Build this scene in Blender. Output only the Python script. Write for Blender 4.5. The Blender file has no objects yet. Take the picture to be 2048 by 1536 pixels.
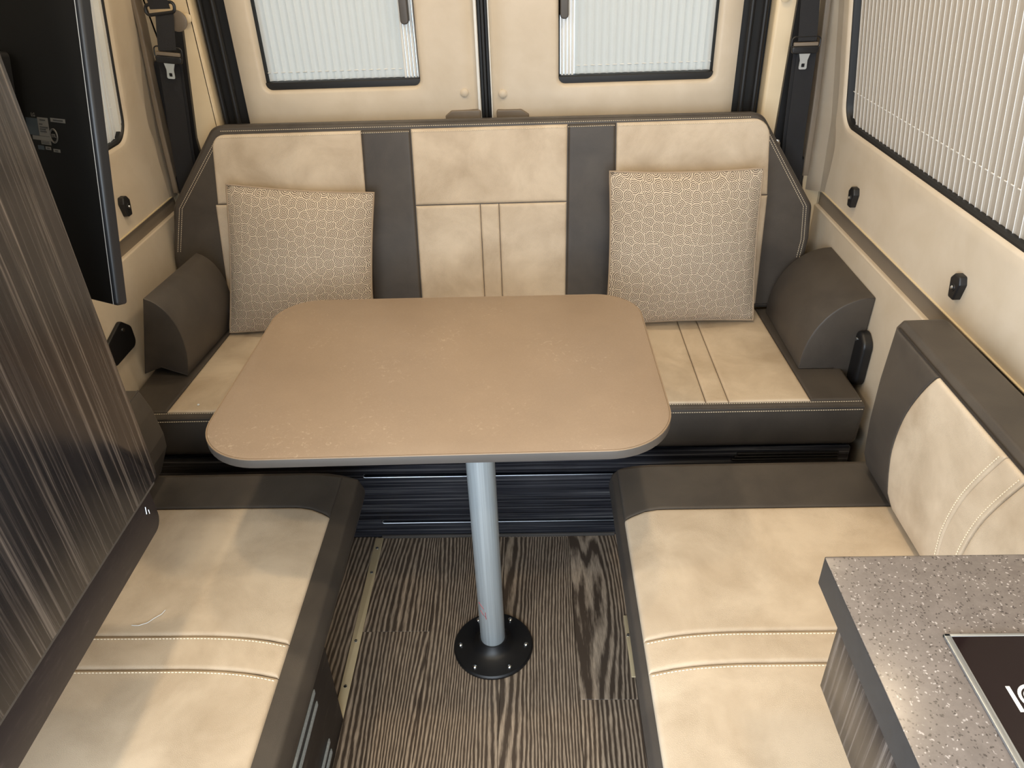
import bpy, bmesh, math, random
from mathutils import Vector, Matrix, noise
random.seed(7)
sc = bpy.context.scene
COL = sc.collection
PI = math.pi

# ------------------------------------------------------------------ camera
cam = bpy.data.cameras.new('camera')
camo = bpy.data.objects.new('camera', cam); COL.objects.link(camo)
cam.sensor_fit = 'HORIZONTAL'; cam.sensor_width = 36.0
cam.lens = 1507.84 / 2048 * 36.0
cam.clip_start = 0.02; cam.clip_end = 100
PITCH, YAW, ROLL = .57158789, .03801417, -.04025324
ca, sa, cb, sb, cc, ss = math.cos(PITCH), math.sin(PITCH), math.cos(YAW), math.sin(YAW), math.cos(ROLL), math.sin(ROLL)
M = Matrix(((1, 0, 0), (0, -sa, -ca), (0, ca, -sa)))
W = Matrix(((cb, sb, 0), (-sb, cb, 0), (0, 0, 1)))
K = Matrix(((cc, -ss, 0), (ss, cc, 0), (0, 0, 1)))
R = K @ M @ W                      # world -> (right, down, forward)
xr, yd, zf = Vector(R[0]), Vector(R[1]), Vector(R[2])
rm = Matrix((xr, -yd, -zf)).transposed().to_4x4()
rm.translation = Vector((0, 0, 1.5))
camo.matrix_world = rm
sc.camera = camo

# ------------------------------------------------------------------ light
world = bpy.data.worlds.new('sky'); sc.world = world; world.use_nodes = True
bg = world.node_tree.nodes['Background']
bg.inputs[0].default_value = (0.80, 0.90, 1.0, 1); bg.inputs[1].default_value = 2.0


def lamp(name, loc, size, power, col, rot=(0, 0, 0), shape='DISK', size_y=None, spread=None):
    l = bpy.data.lights.new(name, 'AREA'); l.shape = shape; l.size = size
    if size_y: l.size_y = size_y
    if spread: l.spread = spread
    l.energy = power; l.color = col
    o = bpy.data.objects.new(name, l); COL.objects.link(o)
    o.location = loc; o.rotation_euler = rot
    return o


WARM = (1.0, 0.79, 0.53)
COOL = (0.80, 0.90, 1.0)
LAMPS = [(-0.55, 0.35), (-0.55, 1.05), (-0.55, 1.70), (0.33, 0.35), (0.33, 1.05), (0.33, 1.70)]
LAMP_W = 2.15
# daylight through the open side doorway (left, ahead of the cabinet) and the windscreen
lamp('doorway_daylight', (-1.16, -0.36, 1.00), 1.15, 34, COOL, (math.radians(86), 0, math.radians(-62)), 'RECTANGLE', 1.5)
lamp('windscreen_daylight', (-0.1, -1.25, 1.40), 1.2, 15, COOL, (math.radians(76), 0, 0), 'RECTANGLE', 0.8)

vs = sc.view_settings
vs.view_transform = 'Standard'; vs.look = 'None'; vs.gamma = 1.0; vs.use_curve_mapping = False
vs.exposure = 0.52
sc.cycles.use_denoising = True
sc.cycles.max_bounces = 8; sc.cycles.diffuse_bounces = 4; sc.cycles.transmission_bounces = 6
sc.cycles.caustics_reflective = False; sc.cycles.caustics_refractive = False
sc.cycles.sample_clamp_indirect = 6


# ------------------------------------------------------------------ materials
def srgb(r, g, b):
    f = lambda c: c / 12.92 if c <= .04045 else ((c + .055) / 1.055) ** 2.4
    return (f(r / 255), f(g / 255), f(b / 255), 1)


class NT:
    def __init__(s, name):
        s.m = bpy.data.materials.new(name); s.m.use_nodes = True
        s.t = s.m.node_tree; s.b = s.t.nodes['Principled BSDF']
        s.out = s.t.nodes['Material Output']

    def n(s, typ, **kw):
        nd = s.t.nodes.new(typ)
        for k, v in kw.items():
            if k.startswith('i_'):
                nd.inputs[int(k[2:])].default_value = v
            else:
                setattr(nd, k, v)
        return nd

    def l(s, a, b): s.t.links.new(a, b)

    def coords(s, scale=(1, 1, 1), kind='Object'):
        tc = s.n('ShaderNodeTexCoord'); mp = s.n('ShaderNodeMapping')
        mp.inputs['Scale'].default_value = scale
        s.l(tc.outputs[kind], mp.inputs[0]); return mp.outputs[0]

    def noise(s, vec, scale, detail=3, rough=.5, dist=0):
        nd = s.n('ShaderNodeTexNoise'); nd.inputs['Scale'].default_value = scale
        nd.inputs['Detail'].default_value = detail; nd.inputs['Roughness'].default_value = rough
        nd.inputs['Distortion'].default_value = dist
        s.l(vec, nd.inputs['Vector']); return nd.outputs[0]

    def ramp(s, fac, stops, interp='LINEAR'):
        nd = s.n('ShaderNodeValToRGB'); e = nd.color_ramp.elements; nd.color_ramp.interpolation = interp
        while len(e) < len(stops): e.new(0.5)
        for k, (p, c) in enumerate(stops):
            e[k].position = p; e[k].color = c
        s.l(fac, nd.inputs[0]); return nd.outputs[0]

    def math(s, op, a, b=None):
        nd = s.n('ShaderNodeMath', operation=op)
        for k, v in enumerate((a, b)):
            if v is None: continue
            if isinstance(v, (int, float)): nd.inputs[k].default_value = v
            else: s.l(v, nd.inputs[k])
        return nd.outputs[0]

    def mix(s, fac, a, b, blend='MIX'):
        nd = s.n('ShaderNodeMix', data_type='RGBA', blend_type=blend)
        for k, v in ((0, fac), (6, a), (7, b)):
            if isinstance(v, (int, float, tuple)): nd.inputs[k].default_value = v
            else: s.l(v, nd.inputs[k])
        return nd.outputs[2]

    def bump(s, h, strength=.2, dist=.002):
        nd = s.n('ShaderNodeBump'); nd.inputs['Strength'].default_value = strength
        nd.inputs['Distance'].default_value = dist
        s.l(h, nd.inputs['Height']); s.l(nd.outputs[0], s.b.inputs['Normal'])

    def set(s, **kw):
        for k, v in kw.items():
            i = s.b.inputs[{'col': 'Base Color', 'rough': 'Roughness', 'metal': 'Metallic', 'spec': 'Specular IOR Level',
                            'coat': 'Coat Weight', 'coatr': 'Coat Roughness', 'trans': 'Transmission Weight', 'sheen': 'Sheen Weight'}[k]]
            if hasattr(v, 'node'): s.l(v, i)
            else: i.default_value = v
        return s


def plain(name, col, rough=.5, metal=0, spec=.5, coat=0, grain=None):
    t = NT(name); t.set(rough=rough, metal=metal, spec=spec, coat=coat)
    v = t.coords()
    n1 = t.noise(v, 9, 3)
    c = tuple(x * .94 for x in col[:3]) + (1,)
    d = tuple(min(1, x * 1.05) for x in col[:3]) + (1,)
    t.set(col=t.ramp(n1, [(.3, c), (.7, d)]))
    if grain:
        t.bump(t.noise(v, grain[0], 2), grain[1], .001)
    return t.m


def leather(name, c0, c1, mott=1.0, rough=.5, bump=.25, crease=True):
    t = NT(name); v = t.coords()
    a = t.noise(v, 7, 4, .6, .4)
    pre = t.ramp(a, [(.30, c0), (.62, c1)])
    vo = t.n('ShaderNodeTexVoronoi', feature='DISTANCE_TO_EDGE'); vo.inputs['Scale'].default_value = 430
    t.l(v, vo.inputs['Vector'])
    gate = t.ramp(t.noise(v, 11, 3, .6), [(.4, (.25, .25, .25, 1)), (.6, (1, 1, 1, 1))])
    h = t.math('MULTIPLY', t.math('MINIMUM', vo.outputs['Distance'], .25), gate)
    h = t.math('ADD', h, t.math('MULTIPLY', t.noise(v, 30, 3, .55), .22))
    dk = t.math('MULTIPLY', t.math('SUBTRACT', 1.0, t.ramp(vo.outputs['Distance'], [(0, (0, 0, 0, 1)), (.22, (1, 1, 1, 1))])), t.math('MULTIPLY', gate, .16 * mott))
    t.set(col=t.mix(dk, pre, tuple(x * .45 for x in c0[:3]) + (1,)), rough=rough, spec=.35)
    t.bump(h, bump, .0022)
    return t.m


M_BEIGE = leather('beige_leather', srgb(183, 165, 142), srgb(210, 194, 172))
M_GREY = leather('taupe_leather', srgb(67, 62, 58), srgb(80, 74, 68), rough=.46, bump=.14)
M_VINYL = leather('cream_vinyl', srgb(203, 189, 168), srgb(212, 199, 180), mott=.25, rough=.42, bump=.06)
M_PILLAR = plain('cream_plastic', srgb(222, 203, 170), .45)
M_TAUPE = plain('taupe_plastic', srgb(120, 109, 96), .4)
M_BLACK = plain('black_plastic', srgb(22, 22, 24), .42)
M_TVBACK = plain('matte_black_casing', srgb(11, 11, 11), .7, spec=.2)
M_TVRIM = plain('satin_black_rim', srgb(30, 32, 36), .36, spec=.5)
M_RUBBER = plain('black_rubber', srgb(16, 16, 18), .55)
M_WEB = plain('black_webbing', srgb(30, 30, 33), .8, grain=(900, .5))
M_CHROME = plain('polished_metal', srgb(225, 228, 230), .18, 1)
M_TONGUE = plain('steel_tongue', srgb(205, 210, 212), .35, .8)
M_STRIP = plain('cream_metal_strip', srgb(226, 208, 170), .35, .2)
M_WHITE = plain('white_metal', srgb(225, 225, 222), .3)
M_STITCH = plain('pale_thread', srgb(236, 222, 196), .7)
M_EDGE = plain('tan_edge_band', srgb(146, 126, 104), .5)
M_PIPE = plain('dark_seam', srgb(40, 34, 29), .7)
M_GREYSIDE = plain('grey_edging', srgb(84, 80, 77), .5)
M_CEIL = plain('ceiling_cloth', srgb(214, 200, 176), .8)
M_GOLD = plain('gold_glint_metal', srgb(230, 190, 120), .12, 1)  # gold for the modelled glints at the galley latch
M_LAMPRING = plain('lamp_ring', srgb(200, 200, 200), .3, 1)


def m_alu():
    t = NT('brushed_aluminium'); v = t.coords((300, 300, 4))
    n = t.noise(v, 1, 3)
    t.set(col=t.ramp(n, [(.3, srgb(178, 188, 194)), (.7, srgb(198, 208, 214))]), rough=.36, metal=.45)
    return t.m


M_ALU = m_alu()


def streak(name, scale, dark, mid, light, rough=.28, cov=(.50, .60, .72)):
    t = NT(name); v = t.coords(scale)
    a = t.noise(v, 1, 6, .72, .15)
    t.set(col=t.ramp(a, [(.30, dark), (cov[0], dark), (cov[1], mid), (cov[2], light)]), rough=rough, spec=.36)
    t.bump(a, .08, .001)
    return t.m


M_WOODV = streak('dark_laminate_upright_grain', (120, 120, 1.3), srgb(36, 34, 36), srgb(56, 52, 52), srgb(118, 110, 105), .22, (.46, .54, .68))
M_WOODH = streak('dark_laminate_level_grain', (.9, 60, 130), srgb(24, 26, 33), srgb(50, 52, 60), srgb(124, 124, 126), .25, (.42, .52, .70))
M_VAL = streak('dark_plain_laminate', (6, 30, 120), srgb(50, 44, 45), srgb(56, 50, 50), srgb(70, 62, 62), .4)
M_BOX = streak('dark_burl_laminate', (30, 9, 26), srgb(38, 34, 33), srgb(52, 47, 45), srgb(96, 88, 80), .4, (.50, .57, .70))


def m_floor():
    t = NT('grey_oak_vinyl')
    tc = t.n('ShaderNodeTexCoord'); oi = t.n('ShaderNodeObjectInfo')
    ofs = t.n('ShaderNodeVectorMath', operation='SCALE'); ofs.inputs[0].default_value = (3.1, 17.0, 5.0)
    t.l(oi.outputs['Random'], ofs.inputs['Scale'])
    ad = t.n('ShaderNodeVectorMath', operation='ADD')
    t.l(tc.outputs['Object'], ad.inputs[0]); t.l(ofs.outputs[0], ad.inputs[1])
    mp = t.n('ShaderNodeMapping'); mp.inputs['Scale'].default_value = (3.6, .55, 1); t.l(ad.outputs[0], mp.inputs[0])
    base = t.noise(mp.outputs[0], 1.0, 1.5, .4, .25)
    mp2 = t.n('ShaderNodeMapping'); mp2.inputs['Scale'].default_value = (70, 10, 1); t.l(ad.outputs[0], mp2.inputs[0])
    wob = t.noise(mp2.outputs[0], 1.0, 3, .6)
    sx = t.n('ShaderNodeSeparateXYZ'); t.l(ad.outputs[0], sx.inputs[0])
    ph = t.math('ADD', t.math('MULTIPLY', base, 205.0), t.math('MULTIPLY', sx.outputs[0], 620.0))
    ph = t.math('ADD', ph, t.math('MULTIPLY', wob, 6.5))
    ring = t.math('ADD', t.math('MULTIPLY', t.math('SINE', ph), .5), .5)
    mp3 = t.n('ShaderNodeMapping'); mp3.inputs['Scale'].default_value = (650, 26, 1); t.l(ad.outputs[0], mp3.inputs[0])
    fib = t.noise(mp3.outputs[0], 1.0, 3, .7)
    g = t.math('MULTIPLY', ring, t.math('ADD', t.math('MULTIPLY', fib, 1.3), .05))
    g = t.math('ADD', t.math('MULTIPLY', g, .85), t.math('MULTIPLY', fib, .16))
    tone = t.noise(ad.outputs[0], 4, 2)
    dark = t.mix(tone, srgb(66, 56, 48), srgb(92, 79, 68))
    col = t.mix(t.ramp(g, [(.22, (0, 0, 0, 1)), (.80, (1, 1, 1, 1))]), dark, srgb(192, 174, 154))
    t.set(col=col, rough=.36, spec=.45)
    t.bump(g, .15, .001)
    return t.m


M_FLOOR = m_floor()


def m_pillow():
    t = NT('spiral_jacquard')
    uv = t.coords((15.5, 15.5, 1), 'UV')
    vo = t.n('ShaderNodeTexVoronoi', voronoi_dimensions='2D'); vo.inputs['Scale'].default_value = 1.0
    vo.inputs['Randomness'].default_value = .72
    t.l(uv, vo.inputs['Vector'])
    d = t.n('ShaderNodeVectorMath', operation='SUBTRACT'); t.l(uv, d.inputs[0]); t.l(vo.outputs['Position'], d.inputs[1])
    s = t.n('ShaderNodeSeparateXYZ'); t.l(d.outputs[0], s.inputs[0])
    ang = t.math('ARCTAN2', s.outputs[1], s.outputs[0])
    ph = t.math('ADD', t.math('MULTIPLY', vo.outputs['Distance'], 40.0), ang)
    st = t.math('ADD', t.math('MULTIPLY', t.math('SINE', ph), .5), .5)
    edge = t.n('ShaderNodeTexVoronoi', voronoi_dimensions='2D', feature='DISTANCE_TO_EDGE')
    edge.inputs['Scale'].default_value = 1.0; edge.inputs['Randomness'].default_value = .72
    t.l(uv, edge.inputs['Vector'])
    e = t.ramp(edge.outputs['Distance'], [(.008, (1, 1, 1, 1)), (.03, (0, 0, 0, 1))])
    m = t.math('MAXIMUM', t.ramp(st, [(.38, (0, 0, 0, 1)), (.62, (1, 1, 1, 1))]), e)
    wv = t.noise(t.coords((900, 900, 900)), 1, 2)
    m2 = t.math('MULTIPLY', m, t.math('ADD', t.math('MULTIPLY', wv, .8), .55))
    t.set(col=t.mix(m2, srgb(100, 88, 78), srgb(224, 209, 188)), rough=.8, sheen=.1, spec=.25)
    t.bump(t.math('ADD', m, wv), .5, .001)
    return t.m


M_PILLOW = m_pillow()
M_SEAM = plain('woven_edge', srgb(165, 147, 126), .85, grain=(700, .6))


def m_table():
    t = NT('mottled_taupe_laminate'); v = t.coords()
    a = t.noise(v, 5, 4, .6)
    fl = t.noise(v, 85, 5, .75, 1.2)
    patch = t.ramp(t.noise(v, 4.5, 2), [(.45, (0, 0, 0, 1)), (.66, (1, 1, 1, 1))])
    f = t.math('MULTIPLY', t.ramp(fl, [(.575, (0, 0, 0, 1)), (.66, (1, 1, 1, 1))]), patch)
    fine = t.noise(v, 420, 2)
    c = t.mix(a, srgb(130, 114, 99), srgb(158, 139, 120))
    c = t.mix(t.math('MULTIPLY', fine, .35), c, srgb(176, 155, 134))
    t.set(col=t.mix(t.math('MULTIPLY', f, .42), c, srgb(206, 187, 165)), rough=.42, spec=.4)
    t.bump(fine, .1, .0006)
    return t.m


M_TABLE = m_table()


def m_stone():
    t = NT('speckled_solid_surface'); v = t.coords()
    vo = t.n('ShaderNodeTexVoronoi'); vo.inputs['Scale'].default_value = 430
    wv = t.n('ShaderNodeTexNoise'); wv.inputs['Scale'].default_value = 160; t.l(v, wv.inputs['Vector'])
    va = t.n('ShaderNodeVectorMath', operation='MULTIPLY_ADD'); t.l(wv.outputs['Color'], va.inputs[0]); va.inputs[1].default_value = (.006, .006, .006); t.l(v, va.inputs[2])
    t.l(va.outputs[0], vo.inputs['Vector'])
    sp = t.n('ShaderNodeSeparateColor'); t.l(vo.outputs['Color'], sp.inputs[0])
    near = t.ramp(vo.outputs['Distance'], [(.30, (1, 1, 1, 1)), (.60, (0, 0, 0, 1))])
    wh = t.math('MULTIPLY', t.math('GREATER_THAN', sp.outputs[0], .92), near)
    dk = t.math('MULTIPLY', t.math('LESS_THAN', sp.outputs[1], .17), near)
    a = t.noise(v, 60, 4, .7)
    c = t.mix(a, srgb(90, 84, 82), srgb(130, 123, 121))
    c = t.mix(t.math('MULTIPLY', dk, .7), c, srgb(48, 45, 44))
    c = t.mix(t.math('MULTIPLY', wh, .5), c, srgb(205, 200, 200))
    t.set(col=c, rough=.24, spec=.5)
    return t.m


M_STONE = m_stone()


def m_stonedge():
    t = NT('dark_stone_edge'); v = t.coords()
    t.set(col=t.mix(t.noise(v, 90, 4, .7), srgb(34, 37, 41), srgb(54, 57, 61)), rough=.35)
    return t.m


M_SEDGE = m_stonedge()


def m_shade(name, col):
    t = NT(name); v = t.coords()
    n = t.noise(v, 500, 2)
    c = t.mix(n, tuple(x * .93 for x in col[:3]) + (1,), col)
    df = t.n('ShaderNodeBsdfDiffuse'); tr = t.n('ShaderNodeBsdfTranslucent'); mx = t.n('ShaderNodeMixShader')
    t.l(c, df.inputs[0]); t.l(c, tr.inputs[0]); mx.inputs[0].default_value = .5
    t.l(df.outputs[0], mx.inputs[1]); t.l(tr.outputs[0], mx.inputs[2]); t.l(mx.outputs[0], t.out.inputs[0])
    return t.m


M_SHADE = m_shade('pleated_cloth', srgb(236, 232, 224))
M_SHADE_WARMLIT = m_shade('warm_lit_pleated_cloth', srgb(226, 214, 198))  # cream tone is warm interior light put into the cloth colour


def m_glass(name, tint, rough=0.0):
    t = NT(name)
    tr = t.n('ShaderNodeBsdfTransparent'); gl = t.n('ShaderNodeBsdfGlossy'); mx = t.n('ShaderNodeMixShader')
    fr = t.n('ShaderNodeFresnel'); fr.inputs[0].default_value = 1.45
    n = t.noise(t.coords(), 3, 1)
    t.l(t.ramp(n, [(0, tint), (1, tuple(min(1, x * 1.02) for x in tint[:3]) + (1,))]), tr.inputs[0])
    gl.inputs['Roughness'].default_value = rough
    t.l(fr.outputs[0], mx.inputs[0]); t.l(tr.outputs[0], mx.inputs[1]); t.l(gl.outputs[0], mx.inputs[2])
    t.l(mx.outputs[0], t.out.inputs[0])
    return t.m


M_GLASS = m_glass('window_glass', (.80, .86, .88, 1))
M_TINT = m_glass('dimming_window_glass', (.34, .35, .36, 1))  # tint added to dim the daylight behind the right shade
M_HOB = plain('black_glass', srgb(26, 17, 20), .08, spec=.22)
M_HOBFRAME = plain('silver_frame', srgb(170, 176, 182), .3, .8)
M_PRINT = plain('white_print', srgb(222, 228, 232), .5)
M_LABEL = plain('dimmed_label_paper', srgb(98, 96, 92), .6)  # sticker paper darkened for the dim corner around the television
M_LABELBLUE = plain('dimmed_label_blue', srgb(32, 44, 54), .6)  # sticker blue deepened for the same dim corner
M_LABELINK = plain('label_ink', srgb(34, 34, 34), .6)
M_RED = plain('red_marker', srgb(196, 60, 60), .6)


def m_emit(name, col, s):
    t = NT(name); e = t.n('ShaderNodeEmission'); e.inputs[0].default_value = col; e.inputs[1].default_value = s
    t.l(e.outputs[0], t.out.inputs[0]); return t.m


M_LED = m_emit('led_glow', (1, .78, .5, 1), 6)


# ------------------------------------------------------------------ builders
def tag(o, label=None, cat=None, group=None, kind=None):
    if label: o['label'] = label
    if cat: o['category'] = cat
    if group: o['group'] = group
    if kind: o['kind'] = kind
    return o


def thing(name, loc, label, cat, group=None, kind=None):
    o = bpy.data.objects.new(name, None); COL.objects.link(o); o.location = loc
    o.empty_display_size = .05
    return tag(o, label, cat, group, kind)


def wloc(o):
    v = Vector((0, 0, 0))
    while o is not None:
        v += o.location; o = o.parent
    return v


def obj(name, bm, mat, parent=None, smooth=35, kind=None, label=None):
    """links bm (vertices in world space) as one mesh object"""
    if parent is not None:
        bmesh.ops.translate(bm, vec=-wloc(parent), verts=bm.verts)
    me = bpy.data.meshes.new(name); bm.normal_update(); bm.to_mesh(me); bm.free()
    mats = mat if isinstance(mat, (list, tuple)) else [mat]
    for m in mats: me.materials.append(m)
    if smooth:
        me.polygons.foreach_set('use_smooth', [True] * len(me.polygons))
        me.set_sharp_from_angle(angle=math.radians(smooth))
    o = bpy.data.objects.new(name, me); COL.objects.link(o)
    if parent is not None: o.parent = parent
    return tag(o, label=label, kind=kind)


def area2(p):
    return sum(p[i][0] * p[(i + 1) % len(p)][1] - p[(i + 1) % len(p)][0] * p[i][1] for i in range(len(p)))


def rnd(pts, rad, seg=5):
    """round the corners of a polygon; rad is a number or one per corner"""
    out = []; n = len(pts)
    for i in range(n):
        r = rad[i] if isinstance(rad, (list, tuple)) else rad
        p = Vector(pts[i]); a = Vector(pts[i - 1]) - p; b = Vector(pts[(i + 1) % n]) - p
        la, lb = a.length, b.length; a.normalize(); b.normalize()
        if r <= 0: out.append(tuple(p)); continue
        ang = math.acos(max(-1, min(1, a.dot(b))))
        t = min(r / math.tan(ang / 2), la * .49, lb * .49)
        A = p + a * t; B = p + b * t
        for k in range(seg + 1):
            s = k / seg
            w_ = math.sin(ang / 2); q0, q1, q2 = (1 - s) ** 2, 2 * w_ * s * (1 - s), s * s
            out.append(tuple((A * q0 + p * q1 + B * q2) / (q0 + q1 + q2)))
    return out


def inset(p, d):
    n = len(p); out = []
    for i in range(n):
        a = Vector(p[i - 1]); b = Vector(p[i]); c = Vector(p[(i + 1) % n])
        e1 = (b - a).normalized() if (b - a).length > 1e-9 else (c - b).normalized()
        e2 = (c - b).normalized() if (c - b).length > 1e-9 else e1
        n1 = Vector((-e1.y, e1.x)); n2 = Vector((-e2.y, e2.x))
        m = (n1 + n2)
        if m.length < 1e-6: m = n1
        m.normalize(); k = d / max(.45, m.dot(n1))
        out.append((b.x + m.x * k, b.y + m.y * k))
    return out


def pad(bm, pts, O, U, V, N, depth, r=0.0, rb=0.0, seg=4, mi=0):
    """prism of outline pts in plane (U,V) at O; front face at O, back at O-N*depth; rounded rims r (front) rb (back)"""
    O, U, V, N = map(Vector, (O, U, V, N))
    if area2(pts) < 0: pts = pts[::-1]
    if U.cross(V).dot(N) < 0: pts = [(x, y) for x, y in pts][::-1]; flip = True
    else: flip = False
    base = pts[::-1] if flip else pts
    rings = []
    prof = []
    if rb > 0:
        for k in range(seg): a = k / seg * PI / 2; prof.append((rb * (1 - math.sin(a)), -depth + rb * (1 - math.cos(a))))
        prof.append((0, -depth + rb))
    else: prof.append((0, -depth))
    if r > 0:
        prof.append((0, -r))
        for k in range(1, seg + 1): a = k / seg * PI / 2; prof.append((r * (1 - math.cos(a)), -r * (1 - math.sin(a))))
    else: prof.append((0, 0))
    for ins, h in prof:
        q = inset(base, ins) if ins > 1e-9 else base
        rings.append([bm.verts.new(O + U * x + V * y + N * h) for x, y in q])
    fs = []
    n = len(base)
    for a, b in zip(rings, rings[1:]):
        for i in range(n):
            j = (i + 1) % n
            fs.append(bm.faces.new((a[i], a[j], b[j], b[i])))
    fs.append(bm.faces.new(rings[-1])); fs.append(bm.faces.new(rings[0][::-1]))
    for f in fs: f.material_index = mi
    if flip:
        bmesh.ops.reverse_faces(bm, faces=fs)
    return fs


X, Y, Z = Vector((1, 0, 0)), Vector((0, 1, 0)), Vector((0, 0, 1))


def box(bm, x0, x1, y0, y1, z0, z1, r=0.0, mi=0):
    """axis box; r rounds every edge"""
    pts = [(x0, y0), (x1, y0), (x1, y1), (x0, y1)]
    if r > 0: pts = rnd(pts, r, 4)
    pad(bm, pts, (0, 0, z1), X, Y, Z, z1 - z0, r, r, 3, mi)


def boxo(name, x0, x1, y0, y1, z0, z1, mat, parent=None, r=0.0, **kw):
    bm = bmesh.new(); box(bm, x0, x1, y0, y1, z0, z1, r)
    return obj(name, bm, mat, parent, **kw)


def tube(bm, pts, r, seg=8, closed=False, mi=0, caps=True):
    pts = [Vector(p) for p in pts]; n = len(pts); rings = []
    up = None
    for i, p in enumerate(pts):
        if closed: t = (pts[(i + 1) % n] - pts[i - 1])
        else: t = pts[min(n - 1, i + 1)] - pts[max(0, i - 1)]
        t.normalize()
        if up is None:
            up = Vector((0, 0, 1)) if abs(t.z) < .9 else Vector((1, 0, 0))
        s = t.cross(up)
        if s.length < 1e-6: s = t.cross(Vector((0, 1, 0)))
        s.normalize(); up = s.cross(t).normalized()
        rr = r[i] if isinstance(r, (list, tuple)) else r
        rings.append([bm.verts.new(p + (s * math.cos(2 * PI * k / seg) + up * math.sin(2 * PI * k / seg)) * rr) for k in range(seg)])
    m = n if closed else n - 1
    for i in range(m):
        a, b = rings[i], rings[(i + 1) % n]
        for k in range(seg):
            f = bm.faces.new((a[k], a[(k + 1) % seg], b[(k + 1) % seg], b[k])); f.material_index = mi
    if not closed and caps:
        bm.faces.new(rings[0][::-1]).material_index = mi; bm.faces.new(rings[-1]).material_index = mi


def lathe(bm, prof, O, ax=Z, u=X, seg=32, mi=0):
    """prof = [(radius, height)], about axis ax through O"""
    O = Vector(O); ax = Vector(ax).normalized(); u = Vector(u); v = ax.cross(u).normalized(); u = v.cross(ax).normalized()
    rings = []
    for r, h in prof:
        if r < 1e-6: rings.append([bm.verts.new(O + ax * h)])
        else: rings.append([bm.verts.new(O + ax * h + (u * math.cos(2 * PI * k / seg) + v * math.sin(2 * PI * k / seg)) * r) for k in range(seg)])
    for a, b in zip(rings, rings[1:]):
        for k in range(seg):
            j = (k + 1) % seg
            if len(a) == 1 and len(b) == 1: continue
            if len(a) == 1: f = bm.faces.new((a[0], b[j], b[k]))
            elif len(b) == 1: f = bm.faces.new((a[k], a[j], b[0]))
            else: f = bm.faces.new((a[k], a[j], b[j], b[k]))
            f.material_index = mi
    if len(rings[0]) > 1: bm.faces.new(rings[0][::-1]).material_index = mi
    if len(rings[-1]) > 1: bm.faces.new(rings[-1]).material_index = mi
    bmesh.ops.recalc_face_normals(bm, faces=bm.faces)


def patch(bm, fn, nu, nv, lu, lv, H=.004, r=.008, skirt=.006, mi=0):
    """upholstery panel: fn(s,t)->(point, normal); puffed by H with rounded rims of width r"""
    def pars(n, L):
        e = [0, .15 * r / L, .4 * r / L, .75 * r / L, 1.2 * r / L, 2.2 * r / L]
        mid = [e[-1] + (1 - 2 * e[-1]) * k / n for k in range(1, n)]
        return e + mid + [1 - x for x in reversed(e)]
    su, sv = pars(nu, lu), pars(nv, lv)
    g = []
    for s in su:
        row = []
        for t in sv:
            p, n = fn(s, t)
            d = min(s * lu, (1 - s) * lu, t * lv, (1 - t) * lv)
            q = min(1, d / r); h = H * math.sqrt(max(0, 1 - (1 - q) ** 2))
            row.append(bm.verts.new(Vector(p) + Vector(n) * h))
        g.append(row)
    for i in range(len(su) - 1):
        for j in range(len(sv) - 1):
            bm.faces.new((g[i][j], g[i + 1][j], g[i + 1][j + 1], g[i][j + 1])).material_index = mi
    # skirt
    def sk(seq):
        low = []
        for (i, j) in seq:
            p, n = fn(su[i], sv[j]); low.append(bm.verts.new(Vector(p) - Vector(n) * skirt))
        for k in range(len(seq) - 1):
            a = g[seq[k][0]][seq[k][1]]; b = g[seq[k + 1][0]][seq[k + 1][1]]
            bm.faces.new((a, low[k], low[k + 1], b)).material_index = mi
    I, J = len(su) - 1, len(sv) - 1
    sk([(i, 0) for i in range(I + 1)]); sk([(I, j) for j in range(J + 1)])
    sk([(i, J) for i in range(I, -1, -1)]); sk([(0, j) for j in range(J, -1, -1)])
    bmesh.ops.recalc_face_normals(bm, faces=bm.faces)
    p, n = fn(.5, .5)
    c = g[len(su) // 2][len(sv) // 2]
    bm.normal_update()
    if c.normal.dot(Vector(n)) < 0: bmesh.ops.reverse_faces(bm, faces=bm.faces)


def stitches(bm, path, step=.0058, ln=.0036, r=.00075, up=Z):
    """dashes of thread along a polyline"""
    path = [Vector(p) for p in path]
    acc = 0; pos = []
    for a, b in zip(path, path[1:]):
        L = (b - a).length; d = (b - a) / L
        while acc < L:
            pos.append((a + d * acc, d)); acc += step
        acc -= L
    for p, d in pos:
        s = d.cross(up).normalized() * r; u = Vector(up).normalized() * r * 1.2
        e = d * ln / 2
        a = [bm.verts.new(p - e + k) for k in (s, u, -s)]
        b = [bm.verts.new(p + e + k) for k in (s, u, -s)]
        bm.faces.new((a[0], b[0], b[1], a[1])); bm.faces.new((a[1], b[1], b[2], a[2]))
        bm.faces.new((a[0], a[1], a[2])); bm.faces.new((b[2], b[1], b[0]))


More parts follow.
